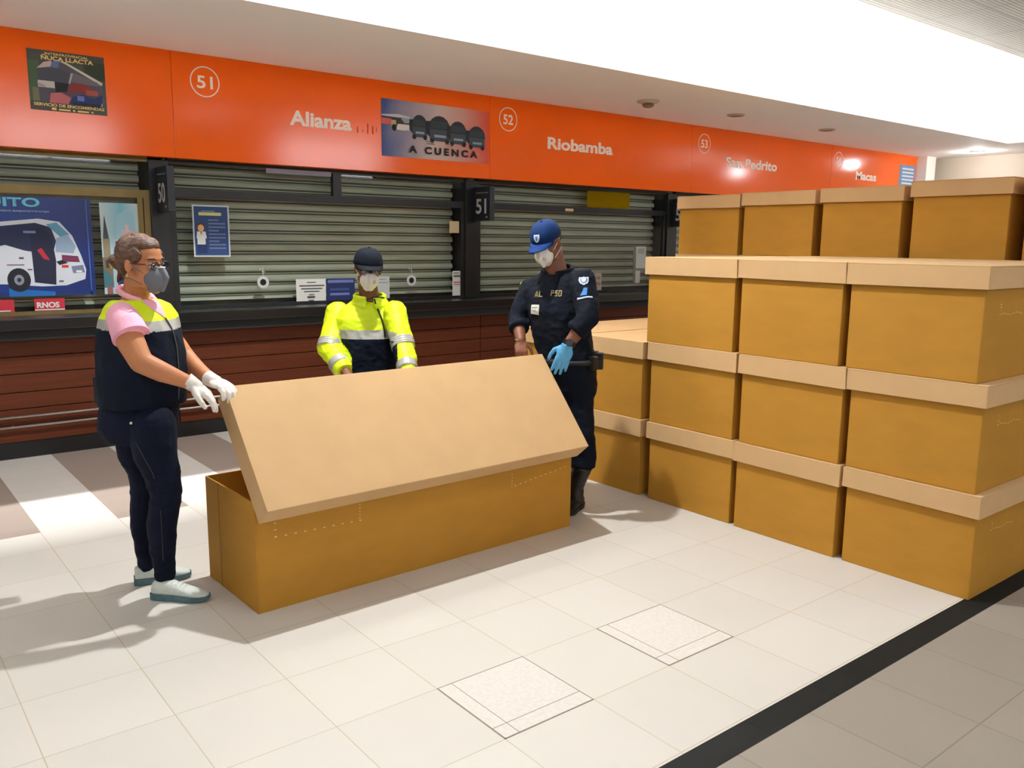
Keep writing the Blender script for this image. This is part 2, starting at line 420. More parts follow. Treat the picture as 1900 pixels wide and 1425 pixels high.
# ------------------------------------------------------------------ ticket booths
SY = 6.90      # face of the orange sign band
PY = 7.06      # face of posts and window frames
PX = [-1.0, 2.10, 5.11, 8.11, 11.12]      # booth posts
PW = 0.15
SEAM = [-0.85, 2.19, 5.22, 8.26, 11.3, 13.75]
WX, WZ, WY = V((1, 0, 0)), V((0, 0, 1)), V((0, 1, 0))
names = ['left', 'second', 'third', 'fourth', 'far']
for i in range(5):
    x0, x1 = SEAM[i], SEAM[i+1]
    lab = ['glossy orange sign panel at the left edge with the dark bus poster on it',
           'glossy orange sign panel lettered Alianza with a circled 51',
           'glossy orange sign panel lettered Riobamba with a circled 52',
           'glossy orange sign panel lettered San Pedrito with a circled 53',
           'glossy orange sign panel lettered Macas with a circled 54'][i]
    sp = empty('sign_panel', (x0, SY, 2.21), lab, 'sign', 'orange sign panels above the booths')
    box('panel_board', x0+0.0015, x1-0.0015, SY, SY+0.12, 2.21, 2.9995, M_orange, sp, bevel=0.0015)
    if i == 0: continue
    num, cx_, word, wx0, wx1, wz = [None, ('51', 2.442, 'Alianza', 3.132, 3.707, 2.545), ('52', 5.449, 'Riobamba', 5.972, 6.923, 2.56),
                                    ('53', 8.489, 'San Pedrito', 8.922, 10.004, 2.56), ('54', 11.481, 'Macas', 11.971, 12.551, 2.56)][i]
    bm = bmesh.new()
    n = 40
    for k in range(n):
        a0, a1 = 2*PI*k/n, 2*PI*(k+1)/n
        ps = [(0.106*math.cos(a0), 0.106*math.sin(a0)), (0.115*math.cos(a0), 0.115*math.sin(a0)), (0.115*math.cos(a1), 0.115*math.sin(a1)), (0.106*math.cos(a1), 0.106*math.sin(a1))]
        bm.faces.new([bm.verts.new((cx_+p[0], SY-0.0012, 2.80+p[1])) for p in ps])
    bmesh.ops.remove_doubles(bm, verts=bm.verts, dist=1e-5)
    link('number_ring', bm_mesh(bm), M_letter, sp)
    t = text('number', num, (cx_-0.062, SY, 2.752), WX, WZ, 0.096, M_letter, sp, bold=0.018, width=0.124)
    text('lettering', word, (wx0, SY, wz), WX, WZ, 0.118, M_letter, sp, bold=0.034, width=wx1-wx0)
    if i == 1:
        # ghost of removed letters beside the word
        art('glue_residue', (3.76, SY, 2.53), WX, WZ, [(rect(.0, .0, .012, .05), C(205, 78, 12)), (rect(.05, .01, .06, .03), C(205, 78, 12)), (rect(.1, .0, .112, .085), C(196, 72, 10)), (rect(.15, .0, .162, .07), C(200, 74, 10)), (rect(.19, .02, .197, .06), C(205, 78, 12))], sp)

for i, px in enumerate(PX):
    o = box('booth_post', px-PW/2, px+PW/2, PY-0.02, PY+0.36, 1.036, 2.20, M_black, bevel=0.004)
    tag(o, ['black booth post left of the picture edge', 'black booth post under the number plate 50', 'black booth post under the number plate 51', 'black booth post beside the top left cardboard boxes', 'black booth post hidden behind the tall box stack'][i], 'post', 'black posts between the booths')

def plate(px, num, z0, z1, lab):
    y0, y1 = PY-0.30, PY-0.02
    e = empty('number_plate', (px, y1, z0), lab, 'sign', 'number plates on the booth posts')
    box('plate', px-0.028, px+0.028, y0, y1, z0, z1, C(34, 40, 50, 0.4), e, bevel=0.004)
    O = V((px-0.028, y1-0.02, z0)); X = -WY
    H = z1-z0
    art('plate_rules', O, X, WZ, [(rect(0.03, H-0.062, 0.23, H-0.054), C(150, 155, 160)), (rect(0.19, 0.03, 0.225, 0.045), C(160, 165, 170))], e)
    text('number', num, O+X*0.03+WZ*0.075, X, WZ, 0.145, C(205, 208, 210), e, bold=0.02, width=0.17)
plate(PX[1], '50', 1.80, 2.14, 'dark number plate 50 on the post above the woman')
plate(PX[2]+0.04, '51', 1.80, 2.13, 'dark number plate 51 on the post left of the officer')
plate(PX[3]+0.04, '52', 1.80, 2.13, 'dark number plate half hidden behind the upper left boxes')

# roller shutters: corrugated steel slats
def shutter(x0, x1, z0, z1, y, lab):
    bm = bmesh.new(); pitch = 0.089; prof = []
    z = z1
    while z > z0:
        for dz, dy in ((0, 0.022), (0.010, 0.012), (0.016, -0.004), (0.032, -0.013), (0.046, -0.013), (0.058, -0.004), (0.063, 0.018)):
            if z-dz*pitch/0.075 > z0: prof.append((y+dy, z-dz*pitch/0.075))
        z -= pitch
    prof.append((y+0.012, z0))
    L_ = [bm.verts.new((x0, a, b)) for a, b in prof]; R_ = [bm.verts.new((x1, a, b)) for a, b in prof]
    for i in range(len(prof)-1):
        f = bm.faces.new((L_[i], L_[i+1], R_[i+1], R_[i])); f.material_index = 1 if (i % 7) in (6, 0, 5) else 0
    for vs, xx in ((L_, x0), (R_, x1)):   # a back sheet gives it thickness
        pass
    BL = [bm.verts.new((x0, y+0.02, z1)), bm.verts.new((x0, y+0.02, z0))]; BR = [bm.verts.new((x1, y+0.02, z1)), bm.verts.new((x1, y+0.02, z0))]
    bm.faces.new((BL[0], BR[0], BR[1], BL[1]))
    bm.faces.new(L_+[BL[1], BL[0]]); bm.faces.new(R_+[BR[1], BR[0]])
    e = empty('roller_shutter', (x0, y, z0), lab, 'shutter', 'closed roller shutters')
    link('slat_curtain', bm_mesh(bm), [M_slat, M_slatj_shade], e)
    box('bottom_rail', x0, x1, y-0.015, y+0.02, z0-0.03, z0, M_black, e)
for i in range(4):
    a, b = PX[i]+PW/2+0.02, PX[i+1]-PW/2-0.02
    shutter(a, b, 1.08, 2.28, 7.26, ['grey roller shutter behind the blue bus poster', 'grey roller shutter behind the man in the yellow jacket', 'grey roller shutter behind the officer', 'grey roller shutter behind the tall box stack'][i])
    # window frame with transom and glass
    e = bpy.data.objects.new('window_%d' % (4+i), None); COL.objects.link(e); e.location = (a, PY, 1.04); e['kind'] = 'structure'
    fm = M_brass if i == 0 else M_black
    tz = 1.955 if i else 1.935
    bm = bmesh.new()
    x0, x1 = PX[i]+PW/2, PX[i+1]-PW/2
    bx(bm, x0, x1, PY, PY+0.05, tz-0.03, tz+0.03)
    bx(bm, x0, x1, PY, PY+0.05, 2.18, 2.26)
    bx(bm, x0, x1, PY, PY+0.05, 1.03, 1.06)
    bx(bm, x0, x0+0.045, PY, PY+0.05, 1.06, tz-0.03); bx(bm, x1-0.045, x1, PY, PY+0.05, 1.06, tz-0.03)
    if i == 1: bx(bm, 3.60, 3.68, PY, PY+0.05, tz+0.03, 2.18)
    if i == 0: bx(bm, x1-0.09, x1-0.05, PY+0.01, PY+0.06, 1.06, tz-0.03)
    link('window_frame', bm_mesh(bm), fm, e)
    box('window_pane', x0+0.02, x1-0.02, PY+0.02, PY+0.026, 1.05, 2.19, M_glass, e)
GY = PY+0.018   # front of the glass
M_ring = C(205, 208, 205, 0.4)
def talk_hole(x, z, lab):
    e = empty('speaking_hole', (x, GY, z), lab, 'speaking hole', 'round speaking holes in the glass')
    bm = bmesh.new(); n = 24; r0, r1, y0, y1 = 0.028, 0.052, GY-0.004, GY
    for k in range(n):
        a0, a1 = 2*PI*k/n, 2*PI*(k+1)/n
        P = lambda r, a, yy: bm.verts.new((x+r*math.cos(a), yy, z+r*math.sin(a)))
        bm.faces.new((P(r0, a0, y0), P(r1, a0, y0), P(r1, a1, y0), P(r0, a1, y0)))
        bm.faces.new((P(r1, a0, y0), P(r1, a0, y1), P(r1, a1, y1), P(r1, a1, y0)))
        bm.faces.new((P(r0, a0, y0), P(r0, a0, y1), P(r0, a1, y1), P(r0, a1, y0)))
    bmesh.ops.remove_doubles(bm, verts=bm.verts, dist=1e-5)
    link('ring', bm_mesh(bm), M_ring, e)
    bm = bmesh.new(); tube_into(bm, [(x, GY-0.001, z), (x, GY-0.003, z)], 0.027, 20)
    link('opening', bm_mesh(bm), C(8, 8, 8), e)
    art('scratches', (x-0.03, GY, z+0.07), WX, WZ, [([(0, 0.05), (.012, .03), (.016, .035), (.004, .056)], M_ring), ([(.02, .02), (.05, .015), (.05, .02), (.02, .026)], M_ring), ([(.03, -.01), (.036, -.01), (.033, .06), (.028, .06)], M_ring)], e)
talk_hole(2.925, 1.235, 'round white speaking hole in the glass left of the yellow jacket')
talk_hole(4.415, 1.222, 'round white speaking hole in the glass right of the yellow jacket')

# counter, plank front, rails, kickboard
tc_ = empty('ticket_counter', (PX[0], 6.9, 0.88), 'long black counter running under the shuttered ticket windows', 'counter')
box('worktop', PX[0], 13.7, 6.74, 7.06, 0.955, 1.035, M_counter, tc_, bevel=0.006)
box('apron', PX[0], 13.7, 6.80, 6.94, 0.88, 0.954, M_dark, tc_)
for i in range(4):
    a, b = [-0.9, 2.13, 5.15, 8.17][i], [2.13, 5.15, 8.17, 13.7][i]
    zs = [0.122, 0.245, 0.365, 0.486, 0.620, 0.745, 0.879]
    bm = bmesh.new()
    for k in range(6):
        bx(bm, a+0.004, b-0.004, 6.945, 6.985, zs[k]+0.006, zs[k+1], bevel=0.003)
    bx(bm, a+0.004, b-0.004, 6.975, 7.0, 0.12, 0.88)
    o = link('plank_front', bm_mesh(bm), M_wood)
    tag(o, ['reddish brown plank front of the counter left of the woman', 'reddish brown plank front of the counter behind the yellow jacket', 'reddish brown plank front of the counter behind the officer', 'reddish brown plank front of the counter hidden behind the boxes'][i], 'panelling', 'plank fronts below the counter')
struct('baseboard_back', box('baseboard_back', PX[0], 13.7, 6.97, 7.02, 0, 0.12, M_counter))
for z, lab in ((0.318, 'upper of the two thin steel rails along the plank front'), (0.247, 'lower of the two thin steel rails along the plank front')):
    e = empty('foot_rail', (PX[0], 6.90, z), lab, 'rail', 'steel rails along the counter front')
    tube('rail_tube', [(PX[0], 6.90, z), (8.5, 6.90, z)], 0.010, M_steel, e)
    for xx in (-0.5, 0.95, 2.3, 3.8, 5.3, 6.8, 8.3): tube('bracket', [(xx, 6.90, z), (xx, 6.942, z)], 0.008, M_steel, e)

# ------------------------------------------------------------------ posters, notices
WHT = C(226, 226, 220); NAVY = C(24, 52, 105); BLK = C(18, 20, 24)
def sheet(name, x0, z0, x1, z1, y, m, lab, cat='poster', group=None, th=0.002):
    """a thin sheet as the root; returns it with origin at its lower left front corner"""
    me = bpy.data.meshes.new(name); bm = bmesh.new(); bx(bm, 0, x1-x0, 0, th, 0, z1-z0); me = bm_mesh(bm)
    o = link(name, me, m); o.location = (x0, y-th, z0); tag(o, lab, cat, group); return o
def grad(name, c0, c1, c2=None, axis=0, length=1.0):
    m = bpy.data.materials.new(name); m.use_nodes = True; nt = m.node_tree; b = nt.nodes['Principled BSDF']; b.inputs['Roughness'].default_value = 0.35
    tc = nt.nodes.new('ShaderNodeTexCoord'); sp = nt.nodes.new('ShaderNodeSeparateXYZ'); nt.links.new(tc.outputs['Object'], sp.inputs[0])
    n = nt.nodes.new('ShaderNodeTexNoise'); n.inputs['Scale'].default_value = 3; nt.links.new(tc.outputs['Object'], n.inputs['Vector'])
    mr = nt.nodes.new('ShaderNodeMath'); mr.operation = 'DIVIDE'; mr.inputs[1].default_value = length; nt.links.new(sp.outputs[axis], mr.inputs[0])
    ad = nt.nodes.new('ShaderNodeMath'); ad.operation = 'MULTIPLY_ADD'; ad.inputs[1].default_value = 0.25; nt.links.new(n.outputs['Fac'], ad.inputs[0])
    sb = nt.nodes.new('ShaderNodeMath'); sb.operation = 'SUBTRACT'; sb.inputs[1].default_value = 0.125; nt.links.new(mr.outputs[0], sb.inputs[0]); nt.links.new(sb.outputs[0], ad.inputs[2])
    cr = nt.nodes.new('ShaderNodeValToRGB'); nt.links.new(ad.outputs[0], cr.inputs[0])
    cr.color_ramp.elements[0].color = c0; cr.color_ramp.elements[1].color = c1
    if c2:
        el = cr.color_ramp.elements.new(0.5); el.color = c1; cr.color_ramp.elements[2].color = c2
    nt.links.new(cr.outputs[0], b.inputs['Base Color'])
    return m
# dark bus poster on the orange band, left
x0, z0, wd, hh = 1.222, 2.475, 0.495, 0.405
o = sheet('bus_poster', x0, z0, x0+wd, z0+hh, SY-0.001, C(62, 66, 54, 0.4), 'small dark poster of a bus on the orange band at far left')
O = V((x0, SY-0.0035, z0))
art('printed_bus', O, WX, WZ, [
    (rect(0.0, 0.06, 0.07, 0.33), C(70, 100, 70)), (rect(0.36, 0.24, wd, 0.36), C(46, 60, 46)), (rect(0.02, 0.06, 0.06, 0.15), C(120, 120, 92)),
    ([(.06, .06), (.055, .28), (.10, .325), (.19, .345), (.24, .335), (.47, .215), (.485, .10), (.46, .055), (.28, .05)], C(86, 84, 98)),
    ([(.055, .28), (.10, .325), (.15, .34), (.15, .30), (.08, .285)], C(205, 180, 178)), ([(.14, .30), (.16, .34), (.20, .34), (.19, .29)], C(96, 118, 168)),
    ([(.065, .20), (.065, .275), (.19, .295), (.26, .27), (.25, .19)], C(74, 78, 92)), ([(.19, .345), (.24, .34), (.475, .225), (.47, .205), (.24, .325)], C(205, 205, 190)),
    ([(.27, .27), (.25, .20), (.26, .195), (.285, .27)], C(180, 180, 185)), ([(.29, .275), (.27, .21), (.36, .20), (.46, .20), (.44, .225)], C(112, 108, 118)),
    ([(.165, .13), (.16, .20), (.25, .195), (.235, .14)], C(30, 32, 38)), (rect(.055, .155, .16, .20), C(200, 198, 196)), ([(.06, .16), (.05, .185), (.10, .17), (.10, .155)], C(190, 150, 160)),
    ([(.24, .14), (.27, .20), (.34, .205), (.44, .16), (.40, .13), (.30, .145), (.22, .12)], C(138, 48, 48)), (rect(.36, .13, .44, .165), C(170, 84, 74)),
    ([(.12, .055), (.13, .12), (.20, .13), (.26, .10), (.24, .055)], C(196, 110, 116)), ([(.25, .06), (.27, .11), (.33, .13), (.41, .11), (.47, .14), (.46, .06)], C(28, 52, 112)),
    (rect(.30, .085, .345, .12), C(110, 120, 195)), ([(.27, .045), (.27, .07), (.45, .075), (.45, .05)], C(34, 44, 56)), (rect(.455, .055, .465, .08), C(150, 160, 140))], o)
YEL = C(236, 206, 132)
text('lettering', 'INTERPROVINCIAL', O+V((.11, 0, .375)), WX, WZ, .017, YEL, o, width=.28, bold=.02, lift=.008)
text('lettering', 'ÑUCA LLACTA', O+V((.085, 0, .342)), WX, WZ, .028, YEL, o, width=.335, bold=.035, lift=.008)
text('lettering', 'SERVICIO DE ENCOMIENDAS', O+V((.02, 0, .030)), WX, WZ, .020, YEL, o, width=.455, bold=.035, lift=.008)
art('small_print', O+V((0, -.008, 0)), WX, WZ, [(rect(.13, .006, .16, .022), YEL), (rect(.175, .006, .25, .018), YEL), (rect(.265, .006, .28, .018), YEL), (rect(.295, .005, .37, .017), YEL), (rect(.385, .006, .40, .018), YEL)], o)
# A CUENCA poster
x0, z0, wd, hh = 4.005, 2.352, 1.205, 0.498
g = grad('blue_to_orange_print', lin(26, 66, 135), lin(205, 185, 178), lin(214, 78, 46), 0, 1.2)
o = sheet('bus_fleet_poster', x0, z0, x0+wd, z0+hh, SY-0.001, g, 'wide blue to orange poster of a row of buses reading A CUENCA')
O = V((x0, SY-0.0035, z0))
D1, D2, D3 = C(38, 48, 58), C(60, 72, 86), C(24, 34, 44)
items = [([(0, .36), (.18, .375), (.30, .36), (.30, .345), (0, .35)], C(196, 202, 205)), ([(0, .34), (.28, .345), (.33, .30), (.30, .25), (0, .29)], C(52, 54, 58)),
         ([(.20, .34), (.29, .35), (.335, .31), (.24, .30)], C(150, 165, 172)), (rect(.0, .28, .10, .33), C(214, 96, 92)), (rect(.10, .27, .15, .32), C(190, 170, 120)),
         ([(.14, .24), (.17, .29), (.34, .29), (.34, .245), (.22, .235)], C(220, 215, 212)), (ell(.13, .255, .025, .03), BLK)]
for cx_, cz, rw, rh in ((.40, .29, .085, .10), (.62, .285, .12, .115), (.83, .265, .10, .105), (1.05, .245, .10, .10)):
    items += [([(cx_-rw*1.3, cz+rh*.5), (cx_-rw*.5, cz+rh*.55), (cx_-rw*.5, cz-rh), (cx_-rw*1.3, cz-rh*.4)], D3), (ell(cx_, cz, rw, rh, 16), D1), (rect(cx_-rw*.9, cz-rh, cx_+rw*.95, cz-.01), D2), (rect(cx_-rw*.75, cz+.005, cx_+rw*.75, cz+rh*.55), C(44, 62, 70)), (rect(cx_-rw*.5, cz-rh*.7, cx_+rw*.6, cz-rh*.5), C(140, 160, 178)), (ell(cx_-rw*.7, cz-rh, .022, .022, 12), BLK), (ell(cx_+rw*.7, cz-rh, .022, .022, 12), BLK)]
items += [(rect(.47, .155, .55, .162), C(110, 100, 110)), (rect(.47, .135, .56, .142), C(110, 100, 110)), (rect(.69, .145, .75, .151), C(190, 140, 110)), (rect(.70, .128, .77, .134), C(190, 140, 110))]
art('printed_buses', O, WX, WZ, items, o, step=.0002)
text('lettering', 'A CUENCA', O+V((.275, 0, .048)), WX, WZ, .062, BLK, o, width=.78, bold=.045, lift=.013, spacing=1.5)
# blue notice at the far end of the band
o = sheet('notice', 13.23, 2.50, 13.72, 2.85, SY-0.001, C(110, 140, 175), 'small blue grey notice at the far right end of the orange band', 'notice')
art('printed_lines', V((13.23, SY-.0035, 2.5)), WX, WZ, [(rect(.08, .28-.055*k, .44, .305-.055*k), C(205, 215, 222)) for k in range(5)], o)

# big blue bus poster in the left window
x0, z0, x1, z1 = 0.72, 1.17, 1.60, 1.885
Y0 = GY-0.001
o = sheet('bus_poster', x0, z0, x1, z1, Y0, grad('blue_print', lin(8, 60, 150), lin(4, 34, 110), None, 0, .9), 'large blue poster with a white bus in the left ticket window')
O = V((x0, Y0-.0025, z0)); BW = C(214, 222, 232); CY = C(92, 190, 220)
bus = [(rect(0, 0, .88, .03), C(6, 46, 120)), ([(.30, .0), (.30, .06), (.60, .03), (.60, .0)], C(20, 110, 190)),
    ([(.0, .10), (.0, .50), (.30, .535), (.52, .56), (.66, .54), (.74, .44), (.79, .30), (.82, .19), (.81, .12), (.68, .075), (.52, .07), (.3, .09)], BW),
    ([(.0, .30), (.0, .475), (.30, .505), (.50, .53), (.60, .50), (.63, .40), (.60, .30), (.42, .33), (.30, .37)], C(28, 40, 80)),
    ([(.47, .10), (.46, .48), (.54, .50), (.60, .44), (.62, .26), (.61, .08)], C(22, 28, 62)),
    ([(.57, .52), (.64, .535), (.72, .45), (.68, .41), (.62, .47)], C(96, 158, 190)), ([(.63, .42), (.62, .32), (.74, .31), (.76, .36), (.71, .45)], C(150, 175, 205)),
    ([(.66, .30), (.77, .29), (.78, .245), (.66, .25)], C(120, 48, 84)), ([(.62, .25), (.66, .262), (.70, .24), (.64, .225)], C(24, 22, 36)), (rect(.655, .205, .70, .225), C(214, 44, 60)),
    ([(.72, .215), (.80, .225), (.81, .17), (.73, .165)], C(120, 130, 160)), (rect(.75, .17, .79, .185), C(235, 238, 240)), (rect(.63, .10, .66, .112), C(90, 90, 110)),
    ([(.50, .335), (.53, .35), (.58, .26), (.54, .27)], C(190, 34, 56)), (ell(.37, .12, .075, .085, 22), C(18, 20, 34)), (ell(.37, .12, .032, .038, 16), C(140, 145, 165)), (ell(.37, .12, .014, .016, 12), C(40, 40, 60)),
    (rect(.38, .27, .41, .283), C(90, 60, 80)), (rect(.30, .225, .41, .231), C(130, 60, 80)), (rect(.43, .19, .46, .198), C(110, 50, 70)), (rect(.42, .455, .50, .472), C(120, 140, 190)), (rect(.30, .60, .60, .622), C(40, 70, 140))]
art('printed_bus', O, WX, WZ, bus, o, step=.0002)
text('lettering', 'QUITO', O+V((.08, 0, .645)), WX, WZ, .062, C(110, 205, 228), o, width=.46, bold=.03, lift=.007)
text('lettering', 'QUEVEDO-BABAHOYO-LOJA', O+V((.22, 0, .605)), WX, WZ, .013, C(175, 195, 225), o, width=.38, bold=.01, lift=.007)
# reflection in the pane, drawn as a thin lighter line on the poster
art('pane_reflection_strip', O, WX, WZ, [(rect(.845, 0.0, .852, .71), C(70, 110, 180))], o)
# light blue tourism poster
x0, z0, x1, z1 = 1.66, 1.17, 1.975, 1.86
o = sheet('city_poster', x0, z0, x1, z1, Y0, grad('pale_sky_print', lin(196, 216, 220), lin(120, 190, 215), lin(206, 222, 226), 0, .3), 'pale blue poster with a church tower behind the woman')
O = V((x0, Y0-.0025, z0))
art('printed_church', O, WX, WZ, [(rect(.275, .02, .315, .64), C(214, 206, 186)), ([(.10, .30), (.12, .60), (.18, .64), (.24, .62), (.26, .34)], C(158, 204, 222)), (rect(.15, .43, .22, .49), C(216, 190, 205)), (rect(.175, .40, .20, .53), C(220, 196, 206)),
    (rect(.01, .28, .06, .42), C(150, 140, 112)), ([(.012, .42), (.025, .56), (.03, .60), (.035, .56), (.055, .42)], C(70, 82, 84)), (rect(.0, .06, .07, .28), C(120, 108, 88)), (rect(.02, .20, .045, .26), C(60, 50, 56)), ([(.0, .05), (.0, .19), (.05, .15), (.07, .05)], C(64, 118, 128)), (rect(.02, .0, .06, .06), C(150, 92, 86))], o, step=.0002)
o = sheet('hygiene_notice', 1.745, 1.19, 1.96, 1.585, Y0-.005, C(190, 205, 215), 'blue notice with a doctor drawing half hidden by the woman\'s hair', 'notice', 'blue doctor notices')
def doctor(O, wd, hh, parent):
    it = [(rect(.012, .012, wd-.012, hh-.012), C(38, 70, 124)), (rect(.05*wd/.3, hh*.80, wd*.78, hh*.86), C(205, 205, 130)), (rect(.07*wd/.3, hh*.875, wd*.6, hh*.89), C(150, 160, 190))]
    for k in range(9): it.append((rect(wd*.42, hh*(.70-.068*k), wd*(.88 if k % 3 else .7), hh*(.727-.068*k)), C(110, 125, 170)))
    it += [(rect(.03, hh*.07, wd*.36, hh*.25), C(10, 48, 100)), (ell(wd*.21, hh*.57, wd*.11, hh*.085, 14), C(90, 54, 44)), (ell(wd*.21, hh*.555, wd*.085, hh*.07, 14), C(226, 176, 116)),
           ([(wd*.08, hh*.36), (wd*.10, hh*.49), (wd*.33, hh*.49), (wd*.36, hh*.36)], C(228, 230, 228)), (rect(wd*.10, hh*.24, wd*.32, hh*.42), C(230, 232, 230)), ([(wd*.19, hh*.49), (wd*.23, hh*.49), (wd*.21, hh*.41)], C(130, 80, 62))]
    art('printed_doctor', O, WX, WZ, it, parent, step=.0002)
doctor(V((1.745, Y0-.0075, 1.19)), .215, .395, o)
x0, z0, x1, z1 = 2.352, 1.452, 2.652, 1.868
o = sheet('hygiene_notice', x0, z0, x1, z1, Y0, C(200, 212, 216), 'blue notice with a doctor drawing and white edge, right of plate 50', 'notice', 'blue doctor notices')
doctor(V((x0, Y0-.0025, z0)), x1-x0, z1-z0, o)
# small red labels under the big bus poster
for (xa, xb, tx, lab) in ((1.175, 1.375, 'RNOS', 'red label reading RNOS under the blue bus poster'), (0.82, 1.045, 'TURNOS', 'red label at the left picture edge under the bus poster')):
    o = sheet('schedule_label', xa, 1.045, xb, 1.15, Y0-.002, C(206, 44, 62), lab, 'label', 'red labels under the bus poster')
    if tx == 'RNOS': text('lettering', tx, V((xa+.015, Y0-.0045, 1.085)), WX, WZ, .040, WHT, o, width=.15, bold=.04)
    art('white_rule', V((xa, Y0-.0045, 1.045)), WX, WZ, [(rect(.0, .02, .2, .028), WHT), (rect(.01, 0, .19, .018), C(70, 74, 110))], o)
# papers in the middle window
def lines(O, wd, hh, rows, col, parent, seed=1, name='printed_lines', indent=.1):
    rr = random.Random(seed); it = []
    for k, (zf, a, b, th) in enumerate(rows): it.append((rect(wd*a, hh*zf, wd*b, hh*(zf+th)), col[k % len(col)]))
    art(name, O, WX, WZ, it, parent)
x0, z0, x1, z1 = 3.225, 1.005, 3.51, 1.255
o = sheet('paper_notice', x0, 1.038, x1, z1, Y0, WHT, 'white printed sheet low in the glass left of the yellow jacket', 'notice')
lines(V((x0, Y0-.0025, 1.038)), .285, .217, [(.84, .36, .66, .04), (.70, .1, .95, .05), (.58, .16, .88, .05), (.47, .25, .78, .04), (.34, .42, .60, .04), (.22, .36, .62, .08), (.10, .4, .58, .05)], [C(90, 92, 96), C(70, 72, 76)], o)
x0, x1, z1 = 3.515, 3.80, 1.255
o = sheet('paper_notice', x0, 1.038, x1, z1, Y0-.003, C(30, 46, 98), 'dark blue sheet in the glass at the yellow jacket\'s left shoulder', 'notice')
lines(V((x0, Y0-.0055, 1.038)), .285, .217, [(.82, .05, .95, .12), (.5, .12, .8, .1), (.3, .12, .8, .1)], [C(110, 125, 185), C(60, 80, 135)], o)
o = sheet('paper_notice', 4.00, 1.06, 4.17, 1.265, Y0, C(196, 204, 200), 'pale sheet in the glass at the yellow jacket\'s right shoulder', 'notice')
lines(V((4.00, Y0-.0025, 1.06)), .17, .205, [(.85, .1, .8, .04), (.7, .1, .9, .04)], [C(150, 150, 150)], o)
o = sheet('paper_notice', 4.895, 1.045, 5.03, 1.305, Y0, C(214, 216, 212), 'narrow white notice with a red line, low beside the post with plate 51', 'notice')
lines(V((4.895, Y0-.0025, 1.045)), .135, .26, [(.90, .1, .6, .04), (.76, .1, .9, .09), (.54, .1, .9, .05), (.46, .12, .88, .04)], [C(90, 90, 92), C(110, 112, 110), C(205, 100, 104), C(205, 120, 120)], o)
o = sheet('paper_notice', 4.86, 1.68, 4.975, 1.795, Y0, C(206, 186, 146), 'small square beige paper high beside the post with plate 51', 'notice')
o = sheet('paper_notice', 6.78, 1.055, 6.98, 1.255, Y0, C(196, 190, 182), 'white sheet with red print, right of the officer\'s shoulder', 'notice')
text('lettering', 'BUSCAR', V((6.79, Y0-.0025, 1.185)), WX, WZ, .035, C(176, 84, 80), o, width=.17, bold=.03)
text('lettering', 'BOLETO', V((6.79, Y0-.0025, 1.115)), WX, WZ, .035, C(176, 84, 80), o, width=.17, bold=.03)
e = empty('intercom', (7.55, Y0, 1.28), 'pale grey wall intercom on the glass above the left end of the box stack', 'intercom')
box('housing', 7.49, 7.66, Y0-.05, Y0, 1.30, 1.56, C(186, 194, 190, .4), e, bevel=.006)
box('lower_unit', 7.50, 7.58, Y0-.04, Y0, 1.13, 1.275, C(196, 200, 196, .4), e, bevel=.004)
art('grille', V((7.51, Y0-.05, 1.32)), WX, WZ, [(rect(.01, .16+.012*k, .12, .165+.012*k), C(120, 126, 124)) for k in range(5)], e)
o = sheet('window_sticker', 6.38, 1.935, 6.50, 1.965, PY-.001, C(222, 196, 156), 'small cream sticker on the window rail above the officer', 'sticker')
mreflect = bpy.data.materials.new('yellow_reflection'); mreflect.use_nodes = True  # reflection of a yellow sign, painted as a tinted sheet on the glass
nt = mreflect.node_tree; nt.nodes.clear(); oo = nt.nodes.new('ShaderNodeOutputMaterial'); a = nt.nodes.new('ShaderNodeBsdfTransparent'); a.inputs[0].default_value = (0.75, 0.6, 0.05, 1)
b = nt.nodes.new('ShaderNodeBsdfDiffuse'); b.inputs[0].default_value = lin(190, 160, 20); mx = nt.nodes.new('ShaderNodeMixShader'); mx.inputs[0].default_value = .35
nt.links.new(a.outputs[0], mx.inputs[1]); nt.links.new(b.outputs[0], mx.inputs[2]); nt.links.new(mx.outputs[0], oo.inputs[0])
o = sheet('yellow_reflection', 6.72, 1.99, 7.40, 2.17, GY-.001, mreflect, 'yellow reflection painted high on the window right of the officer', 'sticker')
o = sheet('pale_strip', 2.98, 2.15, 3.58, 2.19, PY-.001, C(150, 150, 168), 'pale strip under the orange band left of the Alianza poster', 'sticker')  # thin pale strip at the top of the window

# ------------------------------------------------------------------ soffit fittings
e = empty('smoke_detector', (6.57, 6.07, 3.0), 'round smoke detector hanging from the soffit above Riobamba', 'smoke detector')
bm = bmesh.new(); tube_into(bm, [(6.57, 6.07, 3.0), (6.57, 6.07, 2.985), (6.57, 6.07, 2.975)], [.11, .11, .085], 24); link('base', bm_mesh(bm), C(205, 190, 170), e, smooth=False)
bm = bmesh.new(); tube_into(bm, [(6.57, 6.07, 2.975), (6.57, 6.07, 2.95), (6.57, 6.07, 2.935)], [.05, .06, .035], 20); link('sensor', bm_mesh(bm), C(140, 122, 104), e)
for x, lab in ((7.97, 'flat round fitting on the soffit above San Pedrito, the nearer one'), (9.77, 'flat round fitting on the soffit above San Pedrito, the farther one')):
    e = empty('soffit_fitting', (x, 6.06, 3.0), lab, 'ceiling light', 'flat soffit fittings')
    bm = bmesh.new(); tube_into(bm, [(x, 6.06, 3.0), (x, 6.06, 2.985)], [.10, .09], 24); link('rim', bm_mesh(bm), C(196, 176, 158), e)
    bm = bmesh.new(); tube_into(bm, [(x, 6.06, 2.985), (x, 6.06, 2.982)], [.065, .065], 20); link('cover', bm_mesh(bm), C(150, 128, 110), e)

